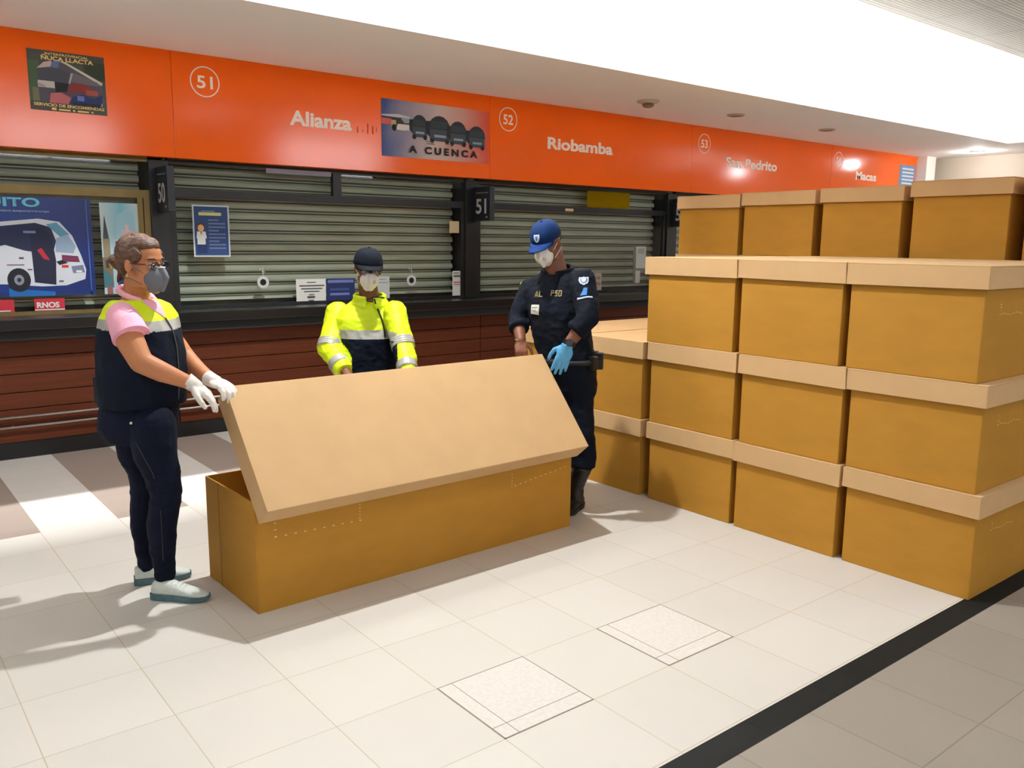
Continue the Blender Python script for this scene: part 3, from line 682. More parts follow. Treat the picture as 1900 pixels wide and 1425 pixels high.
# ------------------------------------------------------------------ floor covers
M_grate = mat('worn_cover_stone', lin(214, 209, 202), 0.6, var=0.06, scale=60)
M_cut = C(158, 146, 136)
def cover(cx0, cy0, lab):
    e = empty('floor_cover', (cx0, cy0, 0), lab, 'floor cover', 'square access covers in the white floor')
    s = .4
    box('cover_plate', cx0+.004, cx0+s-.004, cy0+.004, cy0+s-.004, 0.0, .0015, M_grate, e)
    bm = bmesh.new()
    for (a, b_, c, d) in ((0, s, 0, .004), (0, s, s-.003, s), (0, .004, 0, s), (s-.003, s, 0, s), (.06, .063, 0, s), (0, s, .07, .073)):
        bx(bm, cx0+a, cx0+b_, cy0+c, cy0+d, 0.0005, .0021)
    link('cut_joints', bm_mesh(bm), M_cut, e)
cover(1.587, 1.995, 'square cover cut into the white floor, the one nearer the camera')
cover(2.387, 1.995, 'square cover cut into the white floor, the one nearer the box stack')

# ------------------------------------------------------------------ cardboard boxes
def lid_mesh(x0, x1, y0, y1, z1, sk, rnd, sag=0.0):
    """tray lid upside down with thin walls"""
    bm = bmesh.new(); t = .006
    bx(bm, x0, x1, y0, y1, z1-t, z1, bevel=.0025)
    for (a, b_, c, d) in ((x0, x0+t, y0, y1), (x1-t, x1, y0, y1), (x0+t, x1-t, y0, y0+t), (x0+t, x1-t, y1-t, y1)):
        bx(bm, a, b_, c, d, z1-sk, z1-t, bevel=.0015)
    for v in bm.verts:
        if v.co.z < z1-sk*.6:      # bowed skirts
            ty = (v.co.y-y0)/(y1-y0); tx = (v.co.x-x0)/(x1-x0)
            v.co.z += rnd[0]*(ty-.5)
            if v.co.x < x0+.02: v.co.x -= rnd[1]
            if v.co.y < y0+.02: v.co.y -= rnd[2]
    return bm_mesh(bm)
def carton(x0, y0, y1, z0, z1, ln, lab, group, marks=False, seed=0):
    r = random.Random(seed)
    e = empty('cardboard_box', (x0+ln/2, (y0+y1)/2, z0), lab, 'box', group)
    sk = .105+r.uniform(-.004, .006)
    i = .018
    bm = bmesh.new(); bx(bm, x0+i, x0+ln-i, y0+i, y1-i, z0, z1-.012, bevel=.004)
    link('body', bm_mesh(bm), M_board, e)
    link('lid', lid_mesh(x0, x0+ln, y0+.001, y1-.001, z1-.001, sk, (r.uniform(-.006, .006), r.uniform(0, .004), r.uniform(0, .006))), M_lid, e)
    if marks:
        O = V((x0+i, y0+i-.0005, z0)); it = []
        for k in range(9): it.append((rect(.16+.028*k, .30+.004*math.sin(k*1.3), .172+.028*k, .304+.004*math.sin(k*1.3)), M_tear))
        for k in range(4): it.append((rect(.15+r.uniform(0, .02), .32+.012*k, .156+r.uniform(0, .02), .324+.012*k), M_tear))
        art('handle_perforation', O, WX, WZ, it, e)
    return e
FXN = 3.93; LN = 1.86
rows = {1: (0, .497, [(1.548, 2.215), (2.228, 2.887), (2.894, 3.556)]),
        2: (.497, .998, [(1.566, 2.233), (2.237, 2.882), (2.903, 3.568)]),
        3: (.998, 1.519, [(1.604, 2.270), (2.274, 2.914), (2.93, 3.61)])}
lay = {1: 'bottom layer', 2: 'middle layer', 3: 'top layer'}
cn = ['nearest column beside the black floor strip', 'middle column of the three-high front stack', 'third column, left end of the three-high front stack']
n = 0
for L_, (z0, z1, cols) in rows.items():
    for k, (a, b) in enumerate(cols):
        n += 1
        carton(FXN+[0, -.004, .006][k] + (.0 if L_ != 3 else -.004), a, b, z0, z1, LN, 'closed cardboard box, %s, %s' % (lay[L_], cn[k]), 'closed cardboard boxes in the front stack', marks=(k == 0), seed=n)
for L_, (z0, z1) in {1: (0, .497), 2: (.497, .992)}.items():
    for k, (a, b, xo) in enumerate(((3.60, 4.17, .0), (4.19, 4.80, -.02))):
        n += 1
        carton(FXN+xo, a, b, z0, z1, LN, 'closed cardboard box, %s of the two-high part %s' % (['lower', 'upper'][L_-1], ['right of the officer\'s legs', 'behind the officer'][k]), 'closed cardboard boxes in the front stack', seed=n)
back = [(4.40, 5.065, 2.005), (3.715, 4.385, 2.012), (3.03, 3.675, 2.018), (2.325, 2.985, 2.040), (1.62, 2.262, 2.075)]
wn_ = ['leftmost', 'second from left', 'middle', 'second from right', 'rightmost, cut by the picture edge']
for k, (a, b, zt) in enumerate(back):
    zs = [0, .503, 1.006, 1.51, zt]
    for j in range(4):
        n += 1
        lab = ('closed cardboard box on top of the rear row, %s' % wn_[k]) if j == 3 else 'closed cardboard box inside the rear row, hidden behind the front stack'
        carton(5.90, a, b, zs[j], zs[j+1], LN, lab, 'closed cardboard boxes in the rear row' if j == 3 else 'hidden lower boxes of the rear row', seed=n)

# the opened long box
BL, BD, BH, BA = 1.868, .552, .497, math.radians(1.6)
bo = empty('opened_cardboard_box', (1.322, 3.383, 0), 'long opened cardboard box with its lid tilted up between the three people', 'box', rz=BA)
bm = bmesh.new(); t = .007
bx(bm, 0, BL, 0, BD, 0, t)
for (a, b, c, d) in ((0, t, 0, BD), (BL-t, BL, 0, BD), (t, BL-t, 0, t), (t, BL-t, BD-t, BD)): bx(bm, a, b, c, d, t, BH, bevel=.001)
link('body', bm_mesh(bm), M_board, bo, local=True)
bm = bmesh.new()   # folded end flaps inside the near end
bx(bm, t, t+.006, .11, BD-.11, .02, BH-.06); bx(bm, BL-t-.006, BL-t, .11, BD-.11, .02, BH-.06)
link('inner_flap', bm_mesh(bm), M_board_in, bo, local=True)
it = []
def dots(xa, xb, za, zb, nn, hx=.012):
    for k in range(nn):
        f = k/(nn-1); it.append((rect(xa+(xb-xa)*f, za+(zb-za)*f, xa+(xb-xa)*f+hx, za+(zb-za)*f+.004), M_tear))
dots(.085, .085, .39, .33, 3, .010); dots(.085, .50, .328, .318, 10); dots(.50, .50, .33, .395, 5, .006)
dots(1.42, 1.42, .31, .38, 5, .005); dots(1.44, 1.80, .315, .36, 11, .01)
art('handle_perforation', (0, 0, 0), WX, WZ, it, None, lift=.0012).parent = bo
# crease shadowless score line near the rear of the left end
bm = bmesh.new(); bx(bm, -.0012, 0, BD-.155, BD-.152, .0, BH-.002); link('score_line', bm_mesh(bm), M_edge, bo, local=True)
# tilted lid, pivoting on its front lower edge
th = math.radians(50.0)
LW, LL, SK = .612, 1.868, .118
lid = bpy.data.objects.new('lid', None)
bm = bmesh.new(); t = .006
x0, x1, y0, y1 = -.002, -.002+LL, 0, LW
bx(bm, x0, x1, y0, y1, SK-t, SK, bevel=.002)
for (a, b, c, d) in ((x0, x0+t, y0, y1), (x1-t, x1, y0, y1), (x0+t, x1-t, y0, y0+t), (x0+t, x1-t, y1-t, y1)): bx(bm, a, b, c, d, 0, SK-t, bevel=.0012)
me = bm_mesh(bm)
me.transform(Matrix.Translation((0, -.046, .420)) @ Matrix.Rotation(th, 4, 'X'))
link('lid', me, M_lid, bo, local=True)
#PEOPLE
# ------------------------------------------------------------------ people
SKIN_W = mat('skin_tan', lin(188, 124, 84), 0.5, var=0.05, scale=14, spec=0.35)
SKIN_M = mat('skin_brown', lin(120, 74, 52), 0.5, var=0.05, scale=14, spec=0.35)
M_hair = mat('dark_brown_hair', lin(84, 50, 28), 0.45, var=0.5, scale=22, bump=0.5, bscale=60, stretch=(1, 1, 4))
M_blackhair = mat('black_hair', lin(20, 16, 15), 0.5, var=0.2, scale=40)
M_lens = mat('glasses_lens', lin(90, 92, 96), 0.08, spec=0.8)
M_frame = C(14, 13, 14, 0.3)
M_eye = C(220, 214, 206, 0.3); M_iris = C(36, 22, 14, 0.2)
M_navy = mat('navy_cloth', lin(5, 14, 32), 0.85, spec=0.2, var=0.18, scale=9, bump=0.25, bscale=40)
M_yellow = mat('hi_vis_yellow', lin(214, 236, 14), 0.55, var=0.05, scale=7, bump=0.12, bscale=30)
M_silver = mat('silver_reflective_tape', lin(176, 176, 170), 0.35, metal=0.25, var=0.12, scale=14)
M_jeans = mat('dark_blue_denim', lin(7, 14, 34), 0.9, spec=0.2, var=0.3, scale=7, bump=0.3, bscale=120)
M_pink = mat('pink_pique', lin(246, 176, 200), 0.75, var=0.04, scale=12, bump=0.15, bscale=150)

class Head:
    """head frame: f forward, u up, r the person's right... all unit vectors; c = eye level centre"""
    def __init__(s, c, f, tilt=0.0, k=1.0):
        s.c = V(c); s.f = V(f).normalized(); z = V((0, 0, 1))
        s.r = s.f.cross(z).normalized(); s.u = s.r.cross(s.f).normalized()
        if tilt:
            q = Matrix.Rotation(tilt, 3, s.f); s.r = q @ s.r; s.u = q @ s.u
        s.k = k
    def p(s, f=0, u=0, r=0): return s.c+(s.f*f+s.u*u+s.r*r)*s.k
    def e(s, b, f, u, r, af, au, ar):
        b.ellipsoid(s.p(f, u, r), s.f*af*s.k, s.u*au*s.k, s.r*ar*s.k)
    def into(s, b):
        k = s.k
        s.e(b, -.012, .035, 0, .094, .083, .074)
        s.e(b, .030, -.030, 0, .056, .080, .060)
        s.e(b, .040, -.070, 0, .042, .045, .046)
        b.ball(s.p(.068, -.102, 0), .021*k)
        s.e(b, .060, .026, 0, .026, .014, .052)       # brow
        b.chain([(s.p(.080, .008, 0), .008*k), (s.p(.100, -.022, 0), .011*k)])
        for d in (-1, 1):
            b.ball(s.p(.096, -.030, d*.010), .008*k)
            s.e(b, .058, -.030, d*.034, .024, .022, .022)   # cheek
            s.e(b, -.008, -.006, d*.075, .018, .031, .009)  # ear
            s.e(b, .01, -.07, d*.044, .04, .03, .014)       # jaw
        b.chain([(s.p(.082, -.062, -.014), .007*k), (s.p(.087, -.062, 0), .0085*k), (s.p(.082, -.062, .014), .007*k)])
        b.chain([(s.p(.080, -.073, -.011), .007*k), (s.p(.084, -.074, 0), .0085*k), (s.p(.080, -.073, .011), .007*k)])
        return s
    def eyes(s, parent, brow=M_blackhair):
        for d in (-1, 1):
            bm = bmesh.new()
            bmesh.ops.create_uvsphere(bm, u_segments=14, v_segments=10, radius=.0115*s.k, matrix=Matrix.Translation(s.p(.0725, .001, d*.031)))
            eye = link('eye', bm_mesh(bm), M_eye, parent, smooth=True)
            bm = bmesh.new(); disc_solid(bm, s.p(.0832, -.001, d*.031), s.f, .0055*s.k, .0012, 14)
            link('iris', bm_mesh(bm), M_iris, eye)
            tube('eyebrow', [s.p(.080, .024, d*.014), s.p(.0835, .030, d*.032), s.p(.070, .026, d*.052)], [.003*s.k, .0035*s.k, .002*s.k], brow, parent)
    def glasses(s, parent):
        bm = bmesh.new()
        for d in (-1, 1):
            pts = [s.p(.0925-.0022*(abs(math.cos(a))*2) if 0 else .0915, .0+.017*math.sin(a), d*.032+.0245*math.cos(a)) for a in [2*PI*i/16 for i in range(17)]]
            tube_into(bm, pts, .0022*s.k, 6)
            tube_into(bm, [s.p(.091, .006, d*.056), s.p(.04, .006, d*.073), s.p(-.01, .004, d*.079)], .0022*s.k, 6)
        tube_into(bm, [s.p(.092, .004, -.008), s.p(.094, .006, 0), s.p(.092, .004, .008)], .002*s.k, 6)
        g = link('glasses', bm_mesh(bm), M_frame, parent, smooth=True)
        for d in (-1, 1):
            bm = bmesh.new(); vs = [bm.verts.new(s.p(.0915, .016*math.sin(a), d*.032+.0235*math.cos(a))) for a in [2*PI*i/18 for i in range(18)]]
            bm.faces.new(vs); bmesh.ops.solidify(bm, geom=bm.faces[:], thickness=.001)
            lm = link('lens', bm_mesh(bm), M_lensglass, g)
    def mask(s, parent, m, valve=None, wide=1.0):
        b = Blob()
        s.e(b, .068, -.052, 0, .046, .056, .054*wide)
        s.e(b, .060, -.092, 0, .034, .030, .036)
        b.chain([(s.p(.100, -.016, 0), .012*s.k), (s.p(.122, -.048, 0), .013*s.k), (s.p(.100, -.100, 0), .012*s.k)])
        b.chain([(s.p(.100, -.012, 0), .009*s.k), (s.p(.080, -.016, .022), .008*s.k), (s.p(.060, -.030, .045), .007*s.k)])
        b.chain([(s.p(.100, -.012, 0), .009*s.k), (s.p(.080, -.016, -.022), .008*s.k), (s.p(.060, -.030, -.045), .007*s.k)])
        mk = b.build('face_mask', m, parent, voxel=.004, smooth=5)
        for d in (-1, 1):
            tube('strap', [s.p(.050, -.034, d*.054), s.p(.02, -.010, d*.071), s.p(-.02, .012, d*.080), s.p(-.09, .022, d*.05)], .0022*s.k, m, mk, 6)
            tube('strap', [s.p(.042, -.082, d*.052), s.p(.0, -.060, d*.066), s.p(-.05, -.056, d*.062)], .0022*s.k, m, mk, 6)
        tube('nose_clip', [s.p(.082, -.008, .022), s.p(.108, -.006, .008), s.p(.108, -.006, -.008), s.p(.082, -.008, -.022)], .0032*s.k, C(225, 225, 222, .3), mk, 6)
        if valve:
            bm = bmesh.new(); n = (s.f*.8+s.r*valve*.45-s.u*.2).normalized()
            disc_solid(bm, s.p(.107, -.054, valve*.022), n, .011*s.k, .006, 16)
            link('valve', bm_mesh(bm), C(200, 190, 184, .5), mk)
        return mk
    def cap(s, parent, m, mb):
        """baseball cap: dome and curved brim"""
        bm = bmesh.new(); NU, NV = 28, 9; rows_ = []
        for j in range(NV+1):
            ph = (PI/2)*j/NV
            row = []
            for i in range(NU):
                a = 2*PI*i/NU
                rr = math.cos(ph)**0.75; hgt = math.sin(ph)**0.9
                ff = -.010+.108*math.cos(a)*rr; rt = .088*math.sin(a)*rr
                row.append(bm.verts.new(s.p(ff, .030+.098*hgt, rt)))
            rows_.append(row)
        for j in range(NV):
            for i in range(NU): bm.faces.new((rows_[j][i], rows_[j][(i+1)%NU], rows_[j+1][(i+1)%NU], rows_[j+1][i]))
        bmesh.ops.remove_doubles(bm, verts=bm.verts, dist=.0004)
        bmesh.ops.recalc_face_normals(bm, faces=bm.faces)
        bmesh.ops.solidify(bm, geom=bm.faces[:], thickness=.003)
        cp = link('cap', bm_mesh(bm), m, parent, smooth=True)
        bm = bmesh.new(); g = []
        NA, NB = 16, 6
        for j in range(NB+1):
            t = j/NB; row = []
            for i in range(NA+1):
                a = -1.15+2.3*i/NA
                ff = -.010+(.108+.0)*math.cos(a); rt = .088*math.sin(a)
                ext = .078*math.cos(a*1.1)*t
                row.append(bm.verts.new(s.p(ff+ext, .036-.012*t-.018*(math.sin(a)**2)*(.3+.7*t), rt*(1-.06*t))))
            g.append(row)
        for j in range(NB):
            for i in range(NA): bm.faces.new((g[j][i], g[j][i+1], g[j+1][i+1], g[j+1][i]))
        bmesh.ops.recalc_face_normals(bm, faces=bm.faces)
        bmesh.ops.solidify(bm, geom=bm.faces[:], thickness=.004)
        link('brim', bm_mesh(bm), mb, cp, smooth=True)
        bm = bmesh.new(); bmesh.ops.create_uvsphere(bm, u_segments=10, v_segments=6, radius=.007, matrix=Matrix.Translation(s.p(-.010, .129, 0)))
        link('button', bm_mesh(bm), m, cp, smooth=True)
        return cp
M_lensglass = bpy.data.materials.new('clear_lens'); M_lensglass.use_nodes = True
_nt = M_lensglass.node_tree; _nt.nodes.clear(); _o = _nt.nodes.new('ShaderNodeOutputMaterial'); _m = _nt.nodes.new('ShaderNodeMixShader'); _t = _nt.nodes.new('ShaderNodeBsdfTransparent'); _g = _nt.nodes.new('ShaderNodeBsdfGlossy')
_t.inputs[0].default_value = (.8, .8, .82, 1); _g.inputs['Roughness'].default_value = .1; _m.inputs[0].default_value = .15
_nt.links.new(_t.outputs[0], _m.inputs[1]); _nt.links.new(_g.outputs[0], _m.inputs[2]); _nt.links.new(_m.outputs[0], _o.inputs[0])

def hand(b, wrist, d, n, thumb, curl=(.35, .4, .45, .5), k=1.0, fat=1.0, spread=1.0, tcurl=.3):
    """d: direction to the fingertips, n: back-of-hand normal, thumb: +1/-1 side; adds palm and five fingers to blob b"""
    d = V(d).normalized(); n = V(n); n = (n-d*n.dot(d)).normalized(); s = d.cross(n).normalized()*thumb
    P = lambda a, c, e=0: V(wrist)+(d*a+s*c+n*e)*k
    fr = .0088*fat*k
    b.ellipsoid(P(.045, 0, 0), d*.052*k, s*.041*k*fat**.5, n*.0165*k*fat)
    b.chain([(P(-.01, 0), .024*k*fat), (P(.03, 0), .021*k*fat)])
    for c in (.030, .011, -.009, -.028): b.chain([(P(.02, c*.6), .013*k*fat), (P(.080, c), .0105*k*fat)])
    for i, (c, L) in enumerate(((.030, .070), (.010, .078), (-.011, .072), (-.030, .056))):
        cu = curl[i]; p = P(.082-(.006 if i in (0, 3) else 0), c); q = d*1.0+s*(c*2.2*spread); q.normalize(); ang = 0
        pts = [(p, fr*1.1)]
        for seg, fL in enumerate((.44, .31, .25)):
            ang += cu*(1.0, 1.15, .8)[seg]
            v = q*math.cos(ang)-n*math.sin(ang)
            p = p+v*L*fL*k; pts.append((p, fr*(1.0, .92, .80)[seg]))
        b.chain(pts, seg=12)
    p = P(.018, .026, -.006); pts = [(p, .0135*k*fat)]
    v = (d*.62+s*.70-n*.35*tcurl*2).normalized(); p = p+v*.040*k; pts.append((p, .0115*k*fat))
    v = (d*.86+s*.32-n*.40*tcurl*2).normalized(); p = p+v*.030*k; pts.append((p, .0100*k*fat))
    v = (d*.95+s*.10-n*.45*tcurl*2).normalized(); p = p+v*.024*k; pts.append((p, .0085*k*fat))
    b.chain(pts, seg=12)

def shoe(parent, heel, toe, mu, ms, lacem=None, w=.088, h=.085, solez=.03):
    heel, toe = V(heel), V(toe); d = (toe-heel); L = d.length; d.normalize(); s = V((-d.y, d.x, 0)); z = V((0, 0, 1))
    W = w/2
    prof = [(0, .62), (.06, .78), (.2, .84), (.42, .80), (.6, .95), (.75, 1.0), (.88, .86), (.96, .6), (1.0, .28)]
    bm = bmesh.new()
    lo, hi = [], []
    out = [(t, a) for t, a in prof]+[(t, -a) for t, a in reversed(prof)]
    for t, a in out:
        tip = .012*max(0, t-.75)/.25
        lo.append(bm.verts.new(heel+d*(t*L)+s*(a*W*.94)+z*(.001+tip))); hi.append(bm.verts.new(heel+d*(t*L*1.0)+s*(a*W*1.03)+z*(solez*(1.15-.35*t)+tip*.4)))
    n_ = len(out)
    for i in range(n_): bm.faces.new((lo[i], lo[(i+1)%n_], hi[(i+1)%n_], hi[i]))
    bm.faces.new(lo[::-1]); bm.faces.new(hi)
    link('sole', bm_mesh(bm), ms, parent)
    b = Blob()
    rings = []
    for t, a, hh in ((.02, .66, .075), (.10, .80, .088), (.28, .84, .090), (.42, .80, .078), (.58, .90, .062), (.72, .96, .050), (.85, .88, .042), (.94, .62, .034), (.985, .34, .026)):
        cz = (solez*.7+hh)/2
        rings.append((heel+d*(t*L)+z*cz, s*(a*W*.98), z*((hh-solez*.7)/2+.004)))
    b.loft(rings, sq=2.6)
    up = b.build('upper', mu, parent, voxel=.005, smooth=3)
    if lacem:
        for t, hh in ((.38, .086), (.45, .079), (.52, .073), (.59, .066)):
            c = heel+d*(t*L)+z*hh
            tube('lace', [c-s*.022-z*.006, c+z*.003, c+s*.022-z*.006], .0028, lacem, up, 6)
def seg_dist(p, a, b):
    ab = b-a; t = max(0, min(1, (p-a).dot(ab)/ab.dot(ab))); return (p-(a+ab*t)).length

# ---------------------------------------------------------------- woman in the vest, left of the box
def woman():
    e = empty('person', (1.06, 3.86, 0), 'woman with tied-back brown hair, glasses, grey mask, pink shirt and yellow and navy vest', 'person')
    H = Head(at(264, 489, 3.63), (.56, -.82, -.08), tilt=math.radians(2), k=1.0)
    fwd = V((.60, -.80, 0)); rt = fwd.cross(V((0, 0, 1)))      # rt: her right
    nb = at(252, 550, 3.70)
    shR, shL = at(227, 587, 3.56), at(290, 583, 3.82)
    elR, wrR = at(262, 672, 3.50), at(356, 712, 3.59)
    elL, wrL = at(345, 662, 3.84), at(393, 705, 3.74)
    pel = at(258, 770, 3.76)
    hipR, hipL = at(283, 790, 3.66), at(252, 790, 3.84)
    knR, knL = at(307, 905, 3.70), at(270, 905, 3.90)
    anR, anL = at(306, 1078, 3.84), at(274, 1052, 3.995)
    b = Blob(); H.into(b)
    b.chain([(H.p(-.022, -.06, 0), .053), (nb, .056), (at(254, 572, 3.70), .075)])
    b.loft([(at(256, 566, 3.70), rt*.12, fwd*.065), (at(258, 600, 3.70), rt*.165, fwd*.115), (at(260, 650, 3.71), rt*.155, fwd*.125), (at(262, 700, 3.73), rt*.15, fwd*.12), (at(260, 745, 3.75), rt*.165, fwd*.125), (pel, rt*.165, fwd*.12)])
    b.chain([(shR, .058), (at(243, 635, 3.52), .056), (elR, .047), (at(300, 690, 3.53), .043), (wrR, .027)])
    b.chain([(shL, .055), (at(318, 630, 3.84), .050), (elL, .040), (at(368, 685, 3.79), .034), (wrL, .026)])
    b.chain([(hipR, .085), (knR, .055), (at(302, 965, 3.77), .050), (anR, .032), (at(300, 1092, 3.83), .030)])
    b.chain([(hipL, .085), (knL, .055), (at(268, 965, 3.95), .050), (anL, .030), (at(270, 1066, 4.0), .028)])
    hd = (at(420, 756, 3.66)-wrR).normalized()
    hand(b, wrR, hd, (0, -.2, 1), 1, (.25, .25, .3, .35), k=.95, fat=.85)
    hd2 = (at(430, 724, 3.70)-wrL).normalized()
    hand(b, wrL, hd2, (-.1, .1, 1), -1, (.4, .45, .5, .5), k=.95, fat=.85)
    b.build('body', SKIN_W, e, voxel=.0055, smooth=3)
    H.eyes(e); H.glasses(e)
    H.mask(e, mat('grey_mask', lin(108, 112, 122), .8, var=.05, scale=20), None, 1.06)
    # hair
    b = Blob(); H.e(b, -.026, .042, 0, .093, .088, .082); H.e(b, .010, .072, 0, .064, .048, .062); H.e(b, -.07, -.005, 0, .050, .060, .066)
    for d in (-1, 1): H.e(b, .0, .038, d*.066, .052, .034, .016)
    for k in range(14):
        a = k*2.4; rr = .030*(k/14)**.5
        b.ball(H.p(-.100+.015*math.cos(a*1.7), .010+rr*math.sin(a), rr*math.cos(a)*1.1), .026)
    for k in range(5): b.chain([(H.p(-.09, -.03-.004*k, -.03+.015*k), .010), (H.p(-.098, -.062-.006*k, -.03+.016*k), .006)])
    hair = b.build('hair', M_hair, e, voxel=.0045, smooth=2, fold=lambda p: .0035*noise.noise(V((p.x*60, p.y*60, p.z*25))))
    tube('hair_clip', [H.p(-.118, .0, .045), H.p(-.132, -.012, .03), H.p(-.122, -.03, .038)], [.007, .011, .006], C(222, 176, 60, .4), hair)
    tube('earring', [H.p(-.008, -.040, .083), H.p(-.008, -.052, .083)], .003, C(220, 190, 110, .3), e)
    # polo shirt with short sleeves
    slR, slL = at(243, 624, 3.52), at(312, 628, 3.84)
    b = Blob()
    b.loft([(at(254, 556, 3.70), rt*.095, fwd*.070), (at(256, 572, 3.70), rt*.140, fwd*.09), (at(258, 605, 3.70), rt*.165, fwd*.12), (at(261, 660, 3.71), rt*.165, fwd*.14), (at(262, 720, 3.73), rt*.17, fwd*.14)])
    b.chain([(shR+V((0, 0, -.006)), .064), (at(236, 608, 3.535), .070), (slR, .074)], c1=False)
    b.chain([(shL, .062), (slL, .064)], c1=False)
    sh = b.build('polo_shirt', M_pink, e, voxel=.006, smooth=4, fold=cloth_fold(.005, (9, 9, 5), 3))
    bm = bmesh.new()   # sleeve hem and collar
    ax = (slR-at(236, 608, 3.535)).normalized()
    tube_into(bm, [slR-ax*.014, slR+ax*.003], [.0735, .0750], 28)
    link('sleeve_hem', bm_mesh(bm), M_pink, sh, smooth=False)
    b = Blob(); cp = []
    for i in range(17):
        a = math.radians(40+280*i/16)
        cp.append((nb+fwd*(.066*math.cos(a)+.0)+rt*(.070*math.sin(a))+V((0, 0, .010-.028*math.cos(a))), .0135))
    b.chain(cp, seg=8)
    for d in (-1, 1): b.chain([(nb+fwd*.052+rt*(d*.05)+V((0, 0, -.012)), .013), (nb+fwd*.095+rt*(d*.052)+V((0, 0, -.060)), .009)], seg=8)
    b.build('collar', M_pink, sh, voxel=.0045, smooth=2)
    # vest: yellow yoke, silver band, navy body
    b = Blob()
    b.loft([(at(254, 556, 3.70), rt*.105, fwd*.082), (at(256, 566, 3.70), rt*.150, fwd*.108), (at(258, 586, 3.70), rt*.178, fwd*.132), (at(259, 612, 3.70), rt*.180, fwd*.150), (at(262, 655, 3.71), rt*.182, fwd*.168), (at(265, 700, 3.73), rt*.186, fwd*.172), (at(266, 748, 3.75), rt*.180, fwd*.166)])
    zs1, zs2 = at(262, 594, 3.6).z, at(262, 613, 3.6).z
    def vpick(p):
        z = p.z+.055*((p-at(262, 610, 3.6)).dot(fwd))
        return 0 if z > zs1 else (1 if z > zs2 else 2)
    def vfold(p):
        return .008*(1-abs(noise.noise(V((p.x*7, p.y*7, p.z*4))))*3)*.6+.003*noise.noise(V((p.x*22, p.y*22, p.z*16)))
    vest = b.build('safety_vest', [M_yellow, M_silver, M_navy], e, voxel=.0055, smooth=4, fold=vfold, pick=vpick)
    # open V of the shirt at the front, with the zip below it
    bpy.context.view_layer.update()
    inv = parent_matrix(vest).inverted(); mw = parent_matrix(vest)
    def hit(px, py, off=.003):
        o_, d_ = V((0, 0, CAM_H)), (at(px, py, 1)-V((0, 0, CAM_H))).normalized()
        ok, loc, nor, i_ = vest.ray_cast(inv @ o_, inv.to_3x3() @ d_)
        return (mw @ loc)+(mw.to_3x3() @ nor)*off if ok else at(px, py, 3.6)
    def patch(name, px, m, parent, off):
        bm = bmesh.new(); cx_ = sum(p[0] for p in px)/len(px); cy_ = sum(p[1] for p in px)/len(px)
        n_ = len(px); lo = [[bm.verts.new(hit(cx_+(p[0]-cx_)*t, cy_+(p[1]-cy_)*t, o2)) for p in px] for t, o2 in ((1, .0005), (1, off), (.5, off*1.3))]
        c = bm.verts.new(hit(cx_, cy_, off*1.4))
        for a, b_ in ((0, 1), (1, 2)):
            for i in range(n_): bm.faces.new((lo[a][i], lo[a][(i+1)%n_], lo[b_][(i+1)%n_], lo[b_][i]))
        for i in range(n_): bm.faces.new((lo[2][i], lo[2][(i+1)%n_], c))
        return link(name, bm_mesh(bm), m, parent, smooth=False)
    patch('shirt_front', [(262, 560), (276, 556), (292, 560), (300, 572), (306, 590), (296, 583), (280, 573)], M_pink, sh, .004)
    tube('zip', [hit(*q) for q in ((306, 590), (311, 598), (317, 608), (322, 622), (327, 645), (330, 675), (331, 710), (330, 740))], .003, C(60, 60, 52, .4), vest, 6)
    # jeans
    b = Blob()
    b.loft([(at(262, 730, 3.75), rt*.165, fwd*.135), (at(259, 760, 3.76), rt*.172, fwd*.150), (at(257, 790, 3.76), rt*.172, fwd*.150), (at(260, 812, 3.77), rt*.15, fwd*.12)])
    b.chain([(hipR, .098), (at(288, 840, 3.67), .090), (at(299, 872, 3.69), .078), (knR, .069), (at(306, 935, 3.74), .064), (at(300, 975, 3.77), .064), (at(302, 1020, 3.81), .054), (at(306, 1062, 3.83), .043), (at(306, 1073, 3.84), .042)], c1=False)
    b.chain([(hipL, .098), (at(256, 840, 3.85), .086), (at(268, 872, 3.87), .072), (knL, .064), (at(268, 940, 3.93), .062), (at(266, 975, 3.95), .058), (at(270, 1015, 3.98), .046), (at(274, 1056, 4.0), .037)], c1=False)
    jf = cloth_fold(.005, (8, 8, 13), 5)
    jeans = b.build('jeans', M_jeans, e, voxel=.006, smooth=3, fold=lambda p: jf(p)*(1.3 if p.z < .3 or .45 < p.z < .6 else .6))
    tube('side_seam', [at(235, 790, 3.60)]+[at(x_, y_, d_) for x_, y_, d_ in ((262, 840, 3.573), (284, 880, 3.605), (297, 930, 3.668), (300, 980, 3.70), (303, 1040, 3.765))], .0012, C(70, 60, 60), jeans, 5)
    bm = bmesh.new(); bmesh.ops.create_uvsphere(bm, u_segments=8, v_segments=6, radius=.006, matrix=Matrix.Translation(at(243, 785, 3.575)))
    link('rivet', bm_mesh(bm), C(230, 226, 215, .3, metal=.5), jeans)
    # bag strap and radio pouch on the far hip
    bag = tube('bag_strap', [at(187, 650, 3.84), at(186, 700, 3.86), at(186, 735, 3.86)], .006, M_black, e, 6)
    bm = bmesh.new()
    c = at(186, 725, 3.86)
    bx(bm, -.022, .022, -.035, .035, -.065, .065, bevel=.008)
    me = bm_mesh(bm); me.transform(Matrix.Translation(c)); link('pouch', me, C(16, 17, 20, .5), bag)
    # shoes
    M_shoe = mat('pale_mesh_trainer', lin(206, 214, 206), .7, var=.06, scale=50, bump=.3, bscale=260); M_sole = mat('teal_air_sole', lin(70, 100, 108), .25, var=.15, scale=30)
    M_lace = C(225, 228, 222)
